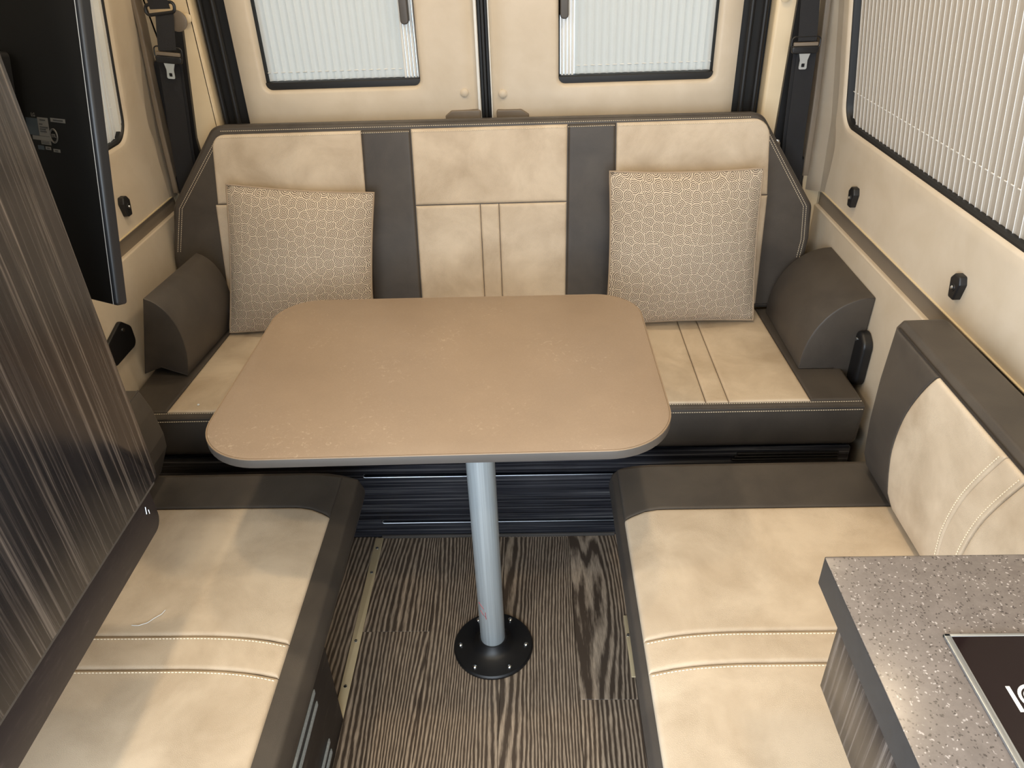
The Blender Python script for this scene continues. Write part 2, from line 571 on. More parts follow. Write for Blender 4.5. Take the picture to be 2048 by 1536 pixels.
def holed(bm, outer, hole, fn, rings=6, pw=1.0, lip=None, lipfn=None, N=96):
    """surface between an outer rectangle and a rounded hole. outer=(u0,u1,v0,v1); hole = closed list of (u,v);
    fn(u,v)->point. lip = [(outward inset, depth)] continued with lipfn(u,v,depth)->point"""
    u0, u1, v0, v1 = outer
    cu = sum(p[0] for p in hole) / len(hole); cv = sum(p[1] for p in hole) / len(hole)
    out = []
    for (hu, hv) in hole:
        du, dv = hu - cu, hv - cv
        k = min([((u1 if du > 0 else u0) - cu) / du if abs(du) > 1e-9 else 1e9, ((v1 if dv > 0 else v0) - cv) / dv if abs(dv) > 1e-9 else 1e9])
        out.append([cu + du * k, cv + dv * k])
    for c in ((u0, v0), (u1, v0), (u1, v1), (u0, v1)):
        i = min(range(len(out)), key=lambda i: (out[i][0] - c[0]) ** 2 + (out[i][1] - c[1]) ** 2)
        out[i] = list(c)
    R_ = []
    for k in range(rings + 1):
        t = (k / rings)
        R_.append([bm.verts.new(fn(o[0] + (h[0] - o[0]) * t, o[1] + (h[1] - o[1]) * t)) for o, h in zip(out, hole)])
    if lip:
        for ins, dep in lip:
            R_.append([bm.verts.new(lipfn(p[0], p[1], dep)) for p in (inset(hole, ins) if area2(hole) > 0 else inset(hole, -ins))])
    n = len(hole)
    for a, b in zip(R_, R_[1:]):
        for i in range(n):
            j = (i + 1) % n
            bm.faces.new((a[i], a[j], b[j], b[i]))


def dense(p, step=.03):
    out = []
    for i in range(len(p)):
        a = Vector(p[i]); b = Vector(p[(i + 1) % len(p)]); k = max(1, int((b - a).length / step))
        for q in range(k): out.append(tuple(a + (b - a) * q / k))
    return out


def pleats(bm, a0, a1, b0, b1, fn, pitch=.023, amp=.006):
    """zigzag curtain: a = horizontal run, b = height; fn(a, b, depth)->point"""
    n = max(2, round((a1 - a0) / pitch)); cols = []
    prof = [(0, 0), (.07, .5), (.12, 1), (.17, .55), (.5, 0.16), (.9, 0)]
    for k in range(n):
        for q, d in prof:
            cols.append((a0 + (k + q) * (a1 - a0) / n, d * amp))
    cols.append((a1, 0))
    hs = [b0 + (b1 - b0) * i / 6 for i in range(7)]
    g = [[bm.verts.new(fn(a, h, d)) for h in hs] for a, d in cols]
    for i in range(len(g) - 1):
        for j in range(6):
            bm.faces.new((g[i][j], g[i + 1][j], g[i + 1][j + 1], g[i][j + 1]))
    return n


# ================================================================== SETTING
XR, XL = .85, -1.08
YD = 2.24          # rear door lining
CEILZ = 1.90


def soft(d): return .5 * (d + math.sqrt(d * d + .004))
def xr(z): return XR - .135 * soft(z - .92)
def xl(z): return XL + .145 * soft(z - .97)


# floor: a sub floor, and the planks printed and pressed on it
fl = thing('floor', (0, 0, 0), None, None, kind='structure')
boxo('floor_base', -1.12, .9, -.95, 2.30, -.05, -.0035, M_BLACK, fl)
pw = .178; x = -.985; k = 0
while x < .80:
    y = -.95 - (k * .43) % 1.1; j = 0
    while y < 2.20:
        a, b = max(y, -.95), min(y + 1.18, 2.2)
        if b - a > .02:
            bm = bmesh.new(); pad(bm, [(x + .0003, a + .0003), (x + pw - .0003, a + .0003), (x + pw - .0003, b - .0003), (x + .0003, b - .0003)],
                                  (0, 0, 0), X, Y, Z, .0035, .0005, 0, 1)
            obj('plank', bm, M_FLOOR, fl, smooth=0)
        y += 1.18; j += 1
    x += pw; k += 1

boxo('ceiling', -1.10, .9, -.95, 2.32, CEILZ, CEILZ + .04, M_CEIL, kind='structure')

# side walls ---------------------------------------------------------------
def side_wall(side):
    sg = 1 if side == 'right' else -1
    YS = -.95 if sg > 0 else .26      # the left wall ends at the sliding door opening
    xf = xr if sg > 0 else xl
    root = thing('wall_' + side, (XR if sg > 0 else XL, 0, 0), None, None, kind='structure')
    yend = 2.16 if sg > 0 else 2.17
    z0, z1 = (.747, CEILZ) if sg > 0 else (.783, CEILZ)
    ya, yb = (.92, 2.125) if sg > 0 else (.55, 2.045)
    za = .945 if sg > 0 else .985
    hole = dense(rnd([(ya, za), (yb, za), (yb, 1.72), (ya, 1.72)], .065, 8))
    fn = lambda y, z: Vector((xf(z), y, z))
    lf = lambda y, z, d: Vector((xf(z) + sg * d, y, z))
    bm = bmesh.new()
    holed(bm, (YS, yend, z0, z1), hole, fn, 8, lip=[(.003, .001), (.008, .005), (.011, .012), (.012, .05)], lipfn=lf)
    # return towards the rear pillar
    bmesh.ops.recalc_face_normals(bm, faces=bm.faces)
    obj('upper_panel', bm, M_VINYL, root)
    bm = bmesh.new()
    dx = .055 if sg > 0 else .012
    zs = [z0, .95, 1.2, 1.5, CEILZ]
    cols = [(yend - .03, -.004), (yend, -.0005), (yend + .02, .006), (2.215, dx)]
    g = [[bm.verts.new((xf(z) - sg * d, y, z)) for z in zs] for y, d in cols]
    for i in range(3):
        for j in range(4): bm.faces.new((g[i][j], g[i + 1][j], g[i + 1][j + 1], g[i][j + 1]))
    bmesh.ops.solidify(bm, geom=bm.faces[:], thickness=.004)
    obj('corner_return', bm, M_VINYL, root)
    # belt strip and lower panel
    zt, zb = (.747, .703) if sg > 0 else (.783, .742)
    bm = bmesh.new()
    pad(bm, rnd([(YS, zb - .01), (2.2, zb - .01), (2.2, zt + .006), (YS, zt + .006)], .001, 1), (xf(.7) + sg * .004, 0, 0), Y, Z, -X * sg, .02)
    obj('belt_strip', bm, M_TAUPE, root)
    bm = bmesh.new()
    pad(bm, [(YS, zt), (2.2, zt), (2.2, zt + .0035), (YS, zt + .0035)], (xf(.7) - sg * .0035, 0, 0), Y, Z, -X * sg, .006, .0012)
    obj('strip_beading', bm, M_STRIP, root)
    bm = bmesh.new()
    pad(bm, [(YS, 0.0), (2.2, 0.0), (2.2, zb), (YS, zb)], (xf(.7) - sg * .008, 0, 0), Y, Z, -X * sg, .03, .006)
    obj('lower_panel', bm, M_VINYL, root)
    # outer skin behind lining
    bm = bmesh.new()
    ho = dense(rnd([(ya - .03, za - .03), (yb + .03, za - .03), (yb + .03, 1.75), (ya - .03, 1.75)], .06, 6))
    holed(bm, (YS, 2.32, -.04, CEILZ + .03), ho, lambda y, z: Vector((xf(z) + sg * .095, y, z)), 2)
    obj('outer_skin', bm, M_RUBBER, root)
    # window
    wn = thing('window_1' if sg > 0 else 'window_2', (XR if sg > 0 else XL, ya, za), None, None, kind='structure')
    bm = bmesh.new()
    h2 = inset(hole, -.012 if area2(hole) < 0 else -.001)
    hh = inset(hole, .001)
    prof = [(-.001, .012), (.003, .007), (.012, .007), (.016, .013), (.016, .09)]
    rr = [[bm.verts.new(lf(p[0], p[1], d)) for p in inset(hole, i_ + .002)] for i_, d in prof]
    rr.append([bm.verts.new(lf(p[0], p[1], .09)) for p in inset(hole, -.025)])
    for a, b in zip(rr, rr[1:]):
        for i in range(len(a)):
            j = (i + 1) % len(a); bm.faces.new((a[i], a[j], b[j], b[i]))
    bmesh.ops.recalc_face_normals(bm, faces=bm.faces)
    obj('window_frame', bm, M_RUBBER, wn)
    bm = bmesh.new()
    gv = [bm.verts.new(lf(p[0], p[1], .075)) for p in inset(hole, .01)]
    gw = [bm.verts.new(lf(p[0], p[1], .081)) for p in inset(hole, .01)]
    bm.faces.new(gv); bm.faces.new(gw[::-1])
    obj('window_pane', bm, M_TINT if sg > 0 else M_GLASS, wn, smooth=0)
    # shade
    y0s, y1s = (1.165, yb - .012) if sg > 0 else (ya + .02, yb - .030)
    lab = ('pleated window shade tinted with warm room light in the side window above the two right wall latches' if sg > 0 else
           'pleated pale window shade partly hidden behind the television')
    sh = thing('window_shade', (xf(1.2), (y0s + y1s) / 2, za), lab, 'window shade')
    sf = lambda y, z, d: Vector((xf(z) + sg * (.024 - d), y, z))
    bm = bmesh.new(); n = pleats(bm, y0s, y1s, za + .012, 1.70, sf, .0228, .0026)
    obj('pleated_cloth', bm, M_SHADE_WARMLIT, sh, smooth=0)
    # thin welted crests of the pleats
    pt = (y1s - y0s) / n
    bm = bmesh.new()
    for k_ in range(n):
        y = y0s + (k_ + .12) * pt
        tube(bm, [sf(y, za + .012, .0028), sf(y, 1.3, .0028), sf(y, 1.70, .0028)], .0008, 4)
    obj('pleat_crest', bm, M_WHITE, sh, kind='stuff')
    bm = bmesh.new()
    for k_ in range(n):
        y = y0s + (k_ + .3) * pt
        tube(bm, [sf(y - .004, za + .098, .005), sf(y + .004, za + .098, .005)], .0012, 5)
    obj('cord_hole_light', bm, M_WHITE, sh, kind='stuff')  # white cord dashes painting the daylight that shines through the holes
    ye = y0s - .02 if sg > 0 else y1s
    for q in range(2):
        bm = bmesh.new(); yy = ye + q * .011 if sg < 0 else ye + q * .011
        pts = [(yy, za + .012), (yy + .009, za + .012), (yy + .009, 1.70), (yy, 1.70)]
        vs_ = [[bm.verts.new(sf(a, b, d)) for a, b in pts] for d in (-.004, .012)]
        bm.faces.new(vs_[0]); bm.faces.new(vs_[1][::-1])
        for i in range(4): bm.faces.new((vs_[0][i], vs_[0][(i + 1) % 4], vs_[1][(i + 1) % 4], vs_[1][i]))
        bmesh.ops.recalc_face_normals(bm, faces=bm.faces)
        obj('end_rail', bm, M_HOBFRAME if sg > 0 else M_WHITE, sh)
    return root


side_wall('right'); side_wall('left')

# rear corner pillars, black gaps -------------------------------------------
for sg, name in ((1, 'trim_1'), (-1, 'trim_2')):
    root = thing(name, (.7 if sg > 0 else -.98, 2.2, 0), None, None, kind='structure')
    a, b = (.648, .86) if sg > 0 else (-1.09, -.893)
    boxo('corner_light_block', *((.585, .97) if sg > 0 else (-1.2, -.825)), 2.285, 2.325, -.04, CEILZ + .03, M_RUBBER, root)  # unseen box added to stop light leaking in at the rear corner
    bm = bmesh.new()
    pad(bm, rnd([(a, .3), (b, .3), (b, CEILZ), (a, CEILZ)], .004, 2), (0, 2.205, 0), X, Z, -Y, .05, .010)
    obj('pillar_panel', bm, M_PILLAR, root)
    # taupe channel edge
    bm = bmesh.new()
    if sg > 0: ch = [(.780, .80), (.796, .80), (.790, 1.0), (.775, 1.25), (.765, CEILZ), (.750, CEILZ), (.760, 1.25), (.774, 1.0)]
    else: ch = [(-1.048, .80), (-1.062, .80), (-1.054, 1.0), (-1.034, 1.25), (-1.02, CEILZ), (-1.008, CEILZ), (-1.022, 1.25), (-1.040, 1.0)]
    pad(bm, ch, (0, 2.165, 0), X, Z, -Y, .05, .003)
    obj('belt_channel', bm, M_TAUPE, root)
    # flat black strip painting the shadow in the slot beside the belt
    bm = bmesh.new()
    if sg > 0: ch = [(.685, .62), (.77, .62), (.765, 1.15), (.705, 1.35), (.700, 1.35)]
    else: ch = [(-1.05, .62), (-.955, .62), (-.965, .95), (-.925, 1.25), (-.955, 1.25), (-1.03, 1.15)]
    pad(bm, ch, (0, 2.1925, 0), X, Z, -Y, .02)
    obj('belt_slot_shade', bm, M_BLACK, root, smooth=0)
    bm = bmesh.new()
    bx, bz = (.655, 1.262) if sg > 0 else (-.896, 1.262)
    lathe(bm, [(.013, 0), (.013, .003), (.009, .006), (.0, .007)], (bx + .012 * sg, 2.197, bz), -Y, X, 20)
    obj('trim_button', bm, M_PILLAR, root)
    # black rubber curtain in the gap between the pillar and the door
    root2 = thing('trim_%d' % (3 if sg > 0 else 4), (.61 if sg > 0 else -.85, 2.23, 0), None, None, kind='structure')
    a, b = (.570, .656) if sg > 0 else (-.900, -.818)
    bm = bmesh.new()
    pad(bm, [(a, .3), (b, .3), (b, CEILZ), (a, CEILZ)], (0, 2.262, 0), X, Z, -Y, .04)
    obj('gap_backing', bm, M_RUBBER, root2)
    for q in range(2):
        xx = a + .022 + q * .035
        bm = bmesh.new(); tube(bm, [(xx, 2.226, .32), (xx, 2.226, CEILZ)], .007, 10); obj('rubber_seal', bm, M_RUBBER, root2)

# rear doors -----------------------------------------------------------------
def rear_door(n, x0, x1, h0, h1, zs):
    root = thing('door_%d' % n, ((x0 + x1) / 2, YD, .4), None, None, kind='structure')
    hole = dense(rnd([(h0, zs), (h1, zs), (h1, 1.74), (h0, 1.74)], .028, 6))
    def bulge(x, z):
        e = min(x - x0, x1 - x, .05) / .05
        return .012 * (1 - e) ** 2
    fn = lambda x, z: Vector((x, YD + bulge(x, z), z))
    lf = lambda x, z, d: Vector((x, YD + d, z))
    bm = bmesh.new()
    holed(bm, (x0, x1, .32, CEILZ), hole, fn, 10, lip=[(.003, .001), (.007, .004), (.010, .010), (.011, .045)], lipfn=lf)
    bmesh.ops.recalc_face_normals(bm, faces=bm.faces)
    obj('door_lining', bm, M_VINYL, root)
    bm = bmesh.new()
    ho = dense(rnd([(h0 - .02, zs - .02), (h1 + .02, zs - .02), (h1 + .02, 1.76), (h0 - .02, 1.76)], .04, 5))
    holed(bm, (x0 - .03, x1 + .03, .2, CEILZ + .03), ho, lambda x, z: Vector((x, YD + .075, z)), 2)
    obj('door_skin', bm, M_RUBBER, root)
    # sill tray handle recess
    cx_ = -.195 if n == 1 else -.045
    a, b = (-.245, -.142) if n == 1 else (-.098, -.005)
    bm = bmesh.new()
    pts = rnd([(a, .93), (b, .93), (b, .996), (a + (.018 if n == 1 else 0), .996), (a, .982)], .006, 3) if n == 1 else \
        rnd([(a, .93), (b, .93), (b, .98), (b - .022, .994), (a, .994)], .006, 3)
    pad(bm, pts, (0, YD - .006, 0), X, Z, -Y, .012, .004)
    obj('door_pocket', bm, M_TAUPE, root)
    bm = bmesh.new(); bx = -.187 if n == 1 else -.078
    bz = 1.042 if n == 1 else 1.036
    lathe(bm, [(.012, -.004), (.012, .002), (.008, .005), (0, .006)], (bx, YD, bz), -Y, X, 22)
    obj('trim_button', bm, M_VINYL, root)
    # window
    w = thing('window_%d' % (n + 2), ((h0 + h1) / 2, YD + .05, zs), None, None, kind='structure')
    bm = bmesh.new()
    prof = [(-.004, .046), (-.004, .030), (.002, .022), (.006, .022), (.010, .028), (.011, .068), (-.012, .068)]
    rr = [[bm.verts.new(lf(p[0], p[1], d)) for p in inset(hole, i_ + .0045)] for i_, d in prof]
    for a_, b_ in zip(rr, rr[1:]):
        for i in range(len(a_)):
            j = (i + 1) % len(a_); bm.faces.new((a_[i], a_[j], b_[j], b_[i]))
    bmesh.ops.recalc_face_normals(bm, faces=bm.faces)
    obj('window_frame', bm, M_RUBBER, w)
    bm = bmesh.new()
    box(bm, h0 + .006, h1 - .006, YD + .014, YD + .05, zs + .004, zs + .0295, .003)
    obj('sill_rail', bm, M_RUBBER, w)
    bm = bmesh.new(); box(bm, h0 + .005, h1 - .005, YD + .060, YD + .065, zs + .005, 1.735)
    obj('window_pane', bm, M_GLASS, w, smooth=0)
    # shade
    lab = ('pleated white shade in the rear door window left of the black door gap' if n == 1 else
           'pleated white shade in the rear door window right of the black door gap')
    s0, s1 = (h0 + .006, h1 - .056) if n == 1 else (h0 + .056, h1 - .006)
    sh = thing('window_shade', ((h0 + h1) / 2, YD + .04, zs + .02), lab, 'window shade')
    sf = lambda a_, z, d: Vector((a_, YD + .044 - d, z))
    bm = bmesh.new(); zb = zs + .028
    nn = 19; cols = []
    for k in range(nn * 8 + 1):
        a_ = s0 + (s1 - s0) * k / (nn * 8); cols.append((a_, .005 * (1 - abs(math.cos(PI * k / 8)) ** 1.0)))
    hs = [zb + (1.735 - zb) * i / 5 for i in range(6)]
    g = [[bm.verts.new(sf(a_, h, d)) for h in hs] for a_, d in cols]
    for i in range(len(g) - 1):
        for j in range(5): bm.faces.new((g[i][j], g[i + 1][j], g[i + 1][j + 1], g[i][j + 1]))
    obj('pleated_cloth', bm, M_SHADE, sh, smooth=50)
    bm = bmesh.new()
    for k in range(nn):
        a_ = s0 + (k + .5) * (s1 - s0) / nn
        tube(bm, [sf(a_ - .0055, zs + .052, .0062), sf(a_ + .0055, zs + .052, .0062)], .0016, 5)
    obj('cord_hole_light', bm, M_WHITE, sh, kind='stuff')  # cord segments coloured white for light passing the pleat holes
    e0 = s1 if n == 1 else h0 + .008
    for q in range(5):
        bm = bmesh.new(); a_ = e0 + q * .0095
        pad(bm, [(a_, zb), (a_ + .0068, zb), (a_ + .0068, 1.735), (a_, 1.735)], (0, YD + .030, 0), X, Z, -Y, .012, .0015)
        obj('end_rail', bm, M_WHITE, sh)
    bm = bmesh.new(); hx = e0 + .018
    zz = 1.222
    pad(bm, rnd([(hx - .0115, zz), (hx + .0115, zz), (hx + .0115, zz + .10), (hx - .0115, zz + .10)], .010, 5), (0, YD + .006, 0), X, Z, -Y, .02, .004)
    obj('pull_handle', bm, M_GREYSIDE, sh)


rear_door(1, -.820, -.150, -.762, -.300, 1.053)
rear_door(2, -.108, .574, .070, .522, 1.046)

# seal between the doors
root = thing('trim_5', (-.13, YD, 0), None, None, kind='structure')
for (a, b, mt, yy) in ((-.150, -.141, M_WHITE, YD - .002), (-.141, -.131, M_RUBBER, YD + .016), (-.131, -.122, M_RUBBER, YD + .006),
                       (-.122, -.112, M_RUBBER, YD + .014), (-.112, -.108, M_WHITE, YD)):
    bm = bmesh.new()
    pad(bm, [(a, .32), (b, .32), (b, CEILZ), (a, CEILZ)], (0, yy, 0), X, Z, -Y, .05, .003)
    obj('door_seal', bm, mt, root)

# metal strips on the floor ---------------------------------------------------
for n, (xa, xb, ya, yb, ys) in enumerate([(-.459, -.437, .90, 1.54, [1.50, 1.41, 1.19, 1.065, .95]), (.204, .214, 1.085, 1.26, [1.2])]):
    root = thing('trim_%d' % (6 + n), ((xa + xb) / 2, (ya + yb) / 2, 0), None, None, kind='structure')
    boxo('metal_strip', xa, xb, ya, yb, .0002, .0035, M_STRIP, root, r=.001)
    for y in ys:
        bm = bmesh.new(); lathe(bm, [(.0045, 0), (.004, .0015), (.0015, .002), (0, .0012)], ((xa + xb) / 2, y, .0035), seg=12)
        obj('screw', bm, M_CHROME, root)

# ceiling lamps -----------------------------------------------------------------
for i, (x, y) in enumerate(LAMPS):
    side = 'left' if x < 0 else 'right'
    where = ('front', 'middle', 'rear')[i % 3]
    t = thing('ceiling_light', (x, y, CEILZ - .012), 'round warm ceiling light on the %s side, %s of its row of three' % (side, where), 'light', 'ceiling lights')
    bm = bmesh.new(); lathe(bm, [(.046, .012), (.046, .004), (.042, 0), (.036, 0), (.036, .012)], (x, y, CEILZ - .012), seg=32); obj('rim', bm, M_LAMPRING, t)
    bm = bmesh.new(); lathe(bm, [(.0355, .010), (.0355, .004), (0, .0025)], (x, y, CEILZ - .012), seg=32); obj('diffuser', bm, M_LED, t)
    l = lamp('lamp_light', (x, y, CEILZ - .02), .07, LAMP_W, WARM)
    l.parent = t; l.location = (0, 0, -.008)

# ================================================================== REAR BENCH
base = thing('storage_box', (-.12, 1.545, 0), 'dark streaked laminate bench base with long slots below the table', 'bench base')
bm = bmesh.new()
# front board with two slots: three boards stacked with recessed slots
YP = 1.545
def board(z0, z1, nm='front_board', x0=-1.06, x1=.80, yy=YP, r=.002, m=None):
    bm = bmesh.new(); pad(bm, [(x0, z0), (x1, z0), (x1, z1), (x0, z1)], (0, yy, 0), X, Z, -Y, .018, r, 0, 2)
    return obj(nm, bm, m or M_WOODH, base)
board(.0, .052); board(.0625, .216); board(.2285, .292)
for z0, z1, xs in ((.052, .0625, -.436), (.216, .2285, -.466)):
    boxo('slot_stop', -1.06, xs, YP + .0002, YP + .018, z0, z1, M_WOODH, base)
    bm = bmesh.new()
    tube(bm, [(.80, YP + .001, z0 + .0012)] + [(xs + .006, YP + .001, z0 + .0012)] + [(xs + .002, YP + .001, z0 + .004), (xs + .0012, YP + .001, (z0 + z1) / 2), (xs + .002, YP + .001, z1 - .003), (xs + .007, YP + .001, z1)], .0013, 6)
    obj('slot_edging', bm, M_HOBFRAME, base)
boxo('slot_back', -.97, .79, YP + .03, YP + .045, .01, .285, M_RUBBER, base)
bm = bmesh.new()
for k in range(92):
    xx = -.40 + k * .0085 + random.uniform(-.001, .001)
    if random.random() < .15: continue
    lathe(bm, [(0, -.002), (.002, 0), (0, .002)], (xx, YP + .020, .2245 + random.uniform(-.0008, .0008)), seg=6)
obj('insulation_glints', bm, M_GREYSIDE, base, kind='stuff')  # beads standing in for glints on the jagged insulation edge
boxo('carcass', -1.06, .80, YP + .05, 2.20, .0, .292, M_RUBBER, base)
bm = bmesh.new(); pad(bm, [(-.44, .0005), (.21, .0005), (.21, .010), (-.44, .010)], (0, YP - .006, 0), X, Z, -Y, .006, .002); obj('kick_strip', bm, M_GREYSIDE, base)
for q in range(3):
    boxo('vent_slat', .50 + q * .006, .77, YP - .009, YP - .001, .262 + q * .009, .267 + q * .009, M_BLACK, base, r=.001)

# seat cushion -----------------------------------------------------------------
seat = thing('seat_cushion', (-.12, 1.8, .295), 'long rear seat cushion with beige panels and double stitched taupe front edge', 'cushion')
ZS = .436
def yz_prof():
    return rnd([(1.535, .300), (2.045, .300), (2.045, ZS), (1.528, ZS)], [.03, .02, .02, .016], 5)
bm = bmesh.new()
pad(bm, yz_prof(), (.806, 0, 0), Y, Z, X, .806 + 1.062, .014, .014, 4)
obj('cushion_body', bm, M_GREY, seat)
def seat_panel(name, fx, mat, y0=1.548, y1=2.04, H=.005):
    def fn(s, t):
        y = y0 + (y1 - y0) * t
        a, b = fx(t)
        return Vector((a + (b - a) * s, y, ZS - .0005)), Z
    bm = bmesh.new(); patch(bm, fn, 6, 8, fx(0)[1] - fx(0)[0], y1 - y0, H, .007)
    return obj(name, bm, mat, seat)
seat_panel('beige_panel', lambda t: (-.934 + .03 * t, -.475 + 0 * t), M_BEIGE)
seat_panel('taupe_band', lambda t: (-.474, -.336), M_GREY)
seat_panel('beige_panel', lambda t: (-.335, .095), M_BEIGE)
seat_panel('taupe_band', lambda t: (.096, .234), M_GREY)
seat_panel('beige_panel', lambda t: (.235, .418), M_BEIGE)
seat_panel('beige_panel', lambda t: (.419, .474), M_BEIGE)
seat_panel('beige_panel', lambda t: (.475, .674 - .012 * t), M_BEIGE)
seat_panel('taupe_panel', lambda t: (.675 - .012 * t, .797), M_GREY)
seat_panel('taupe_panel', lambda t: (-1.052, -.935 + .03 * t), M_GREY)
bm = bmesh.new()
stitches(bm, [(-1.05, 1.544, ZS + .0005), (.795, 1.544, ZS + .0005)])
stitches(bm, [(-1.05, 1.5275, ZS - .013), (.795, 1.5275, ZS - .013)], up=-Y)
obj('stitching', bm, M_STITCH, seat, kind='stuff')
bm = bmesh.new(); tube(bm, [(-1.05, 1.5305, ZS - .0065), (.800, 1.5305, ZS - .0065)], .0022, 6); obj('front_piping', bm, M_GREY, seat)

# backrest ------------------------------------------------------------------------
back = thing('back_cushion', (-.12, 2.09, .45), 'wide three panel rear backrest in beige with taupe bands and clipped corners', 'backrest')
bo = Vector((0, 2.03, .44)); bv = Vector((0, .07, .55)).normalized(); bn = Vector((0, -bv.z, bv.y))
def bp(x, z): return bo + X * x + bv * ((z - .44) / bv.z)
def bq(x, z): return (x, (z - .44) / bv.z)
outl = rnd([bq(-1.056, .448), bq(.772, .448), bq(.790, .655), bq(.786, .745), bq(.620, .995), bq(-.872, 1.004), bq(-1.030, .790), bq(-1.060, .64)],
           [.01, .01, .04, .03, .045, .045, .03, .05], 6)
bm = bmesh.new(); pad(bm, outl, bo, X, bv, bn, .060, .012, .012, 5)
obj('backrest_body', bm, M_GREY, back)
oo = inset(outl if area2(outl) > 0 else outl[::-1], .0015)
bm = bmesh.new(); P3 = [bo + X * a + bv * b - bn * .010 for a, b in oo]
tube(bm, P3, .0032, 6, closed=True); obj('edge_piping', bm, M_GREY, back)
def bpanel(name, x0, x1, z0, z1, mat, cl=0, cr=0, H=.006, nu=5, fx=None):
    def fn(s, t):
        z = z0 + (z1 - z0) * t; a, b = (x0, x1) if fx is None else fx(z)
        for c, sgn in ((cl, 1), (cr, -1)):
            if c:
                d = z1 - z
                if d < c:
                    k = c - math.sqrt(max(0, c * c - (c - d) ** 2))
                    if sgn > 0: a += k
                    else: b -= k
        return bp(a + (b - a) * s, z) + bn * -.0003, bn
    bm = bmesh.new(); patch(bm, fn, nu, 12, abs(x1 - x0), z1 - z0, H, .008)
    return obj(name, bm, mat, back)
ZT = .982
bpanel('beige_panel', -.880, -.466, .795, ZT, M_BEIGE, cl=.035, fx=lambda z: (-.912 + .033 * (z - .66) / .32, -.482 + .018 * (z - .5) / .48))
bpanel('beige_panel', -.905, -.486, .46, .793, M_BEIGE, fx=lambda z: (-.925 + .02 * (z - .46) / .33, -.484 + .018 * (z - .5) / .48))
bpanel('beige_panel', -.333, .098, .777, ZT, M_BEIGE, fx=lambda z: (-.337 + .009 * (z - .5) / .48, .093 + .006 * (z - .5) / .48))
bpanel('beige_panel', -.337, -.149, .46, .775, M_BEIGE, fx=lambda z: (-.337 + .009 * (z - .5) / .48, -.149))
bpanel('beige_panel', -.148, -.096, .46, .775, M_BEIGE, H=.005)
bpanel('beige_panel', -.095, .095, .46, .775, M_BEIGE, fx=lambda z: (-.095, .093 + .006 * (z - .5) / .48))
bpanel('beige_panel', .232, .640, .780, ZT, M_BEIGE, cr=.045, fx=lambda z: (.237 - .006 * (z - .5) / .48, .657 - .014 * (z - .78) / .2))
bpanel('beige_panel', .237, .656, .46, .778, M_BEIGE, fx=lambda z: (.237 - .006 * (z - .5) / .48, .658))
bpanel('taupe_band', -.483, -.339, .46, ZT, M_GREY, fx=lambda z: (-.483 + .018 * (z - .5) / .48, -.339 + .009 * (z - .5) / .48))
bpanel('taupe_band', .095, .235, .46, ZT, M_GREY, fx=lambda z: (.095 + .006 * (z - .5) / .48, .235 - .006 * (z - .5) / .48))
bm = bmesh.new()
def bs(pts, off=.0006):
    stitches(bm, [bp(a, b) + bn * off for a, b in pts], up=bn)
bs([(-.850, ZT + .009), (.590, ZT + .004)], .0004)
for a, b in ((-.86, -.468), (-.325, .096), (.236, .60)): bs([(a, ZT - .007), (b, ZT - .007)], .0068)
for a, b in ((-.462, -.333), (.102, .228)): bs([(a, ZT - .006), (b, ZT - .006)], .0068)
for o_ in (0, .008):
    bs([(.625 - o_, .972), (.770 - o_, .745), (.776 - o_, .650), (.770 - o_, .60)])
    bs([(-.868 + o_, .972), (-1.012 + o_, .785), (-1.045 + o_, .66)])
obj('stitching', bm, M_STITCH, back, kind='stuff')

# bolsters -----------------------------------------------------------------------------
def bolster(tip, sg, yaw, tilt, roll, ln, label, prof):
    """tip = front lower edge on the aisle side; prof in (u to the aisle, w up) with that edge at its widest u"""
    t = thing('side_bolster', tip, label, 'bolster')
    ax = Vector((math.sin(yaw), math.cos(yaw), 0)); u = Vector((-sg * math.cos(yaw), sg * math.sin(yaw), 0))
    w = (Z - ax * math.sin(tilt)).normalized()
    m = max(prof, key=lambda p: p[0])
    q = []
    for a, b in prof:
        a -= m[0]; b -= m[1]
        q.append((a * math.cos(roll) + b * math.sin(roll), -a * math.sin(roll) + b * math.cos(roll)))
    prof = q
    O = Vector(tip)
    bm = bmesh.new(); pad(bm, prof, O, u, w, -ax, ln, .004, .004, 3)
    obj('bolster_body', bm, M_GREY, t, smooth=40)
    q = inset(prof if area2(prof) > 0 else prof[::-1], .0008)
    bm = bmesh.new(); tube(bm, [O + u * a + w * b + ax * .0015 for a, b in q], .0016, 5, closed=True)
    obj('seam_piping', bm, M_GREY, t)
    return t


def arcprof(wd, h, notch, drop):
    p = []
    n = 14
    for k in range(n + 1):
        a = PI / 2 * k / n
        p.append((.004 + (wd - .004) * math.sin(a), h * math.cos(a) ** .92 if k < n else 0.0))
    p = [(0, h)] + p[1:]
    p += [(notch, 0.0), (.006, -drop)]
    return p


bolster((.686, 1.69, .443), 1, 0.0, 0, 0, .325, 'taupe wedge bolster upright against the right wall beside the patterned pillow', arcprof(.154, .200, .067, .042))
bolster((-.942, 1.713, .445), -1, math.radians(5.5), math.radians(9), math.radians(22), .290, 'taupe wedge bolster rolled askew against the left wall below the television', arcprof(.120, .224, .050, .045))

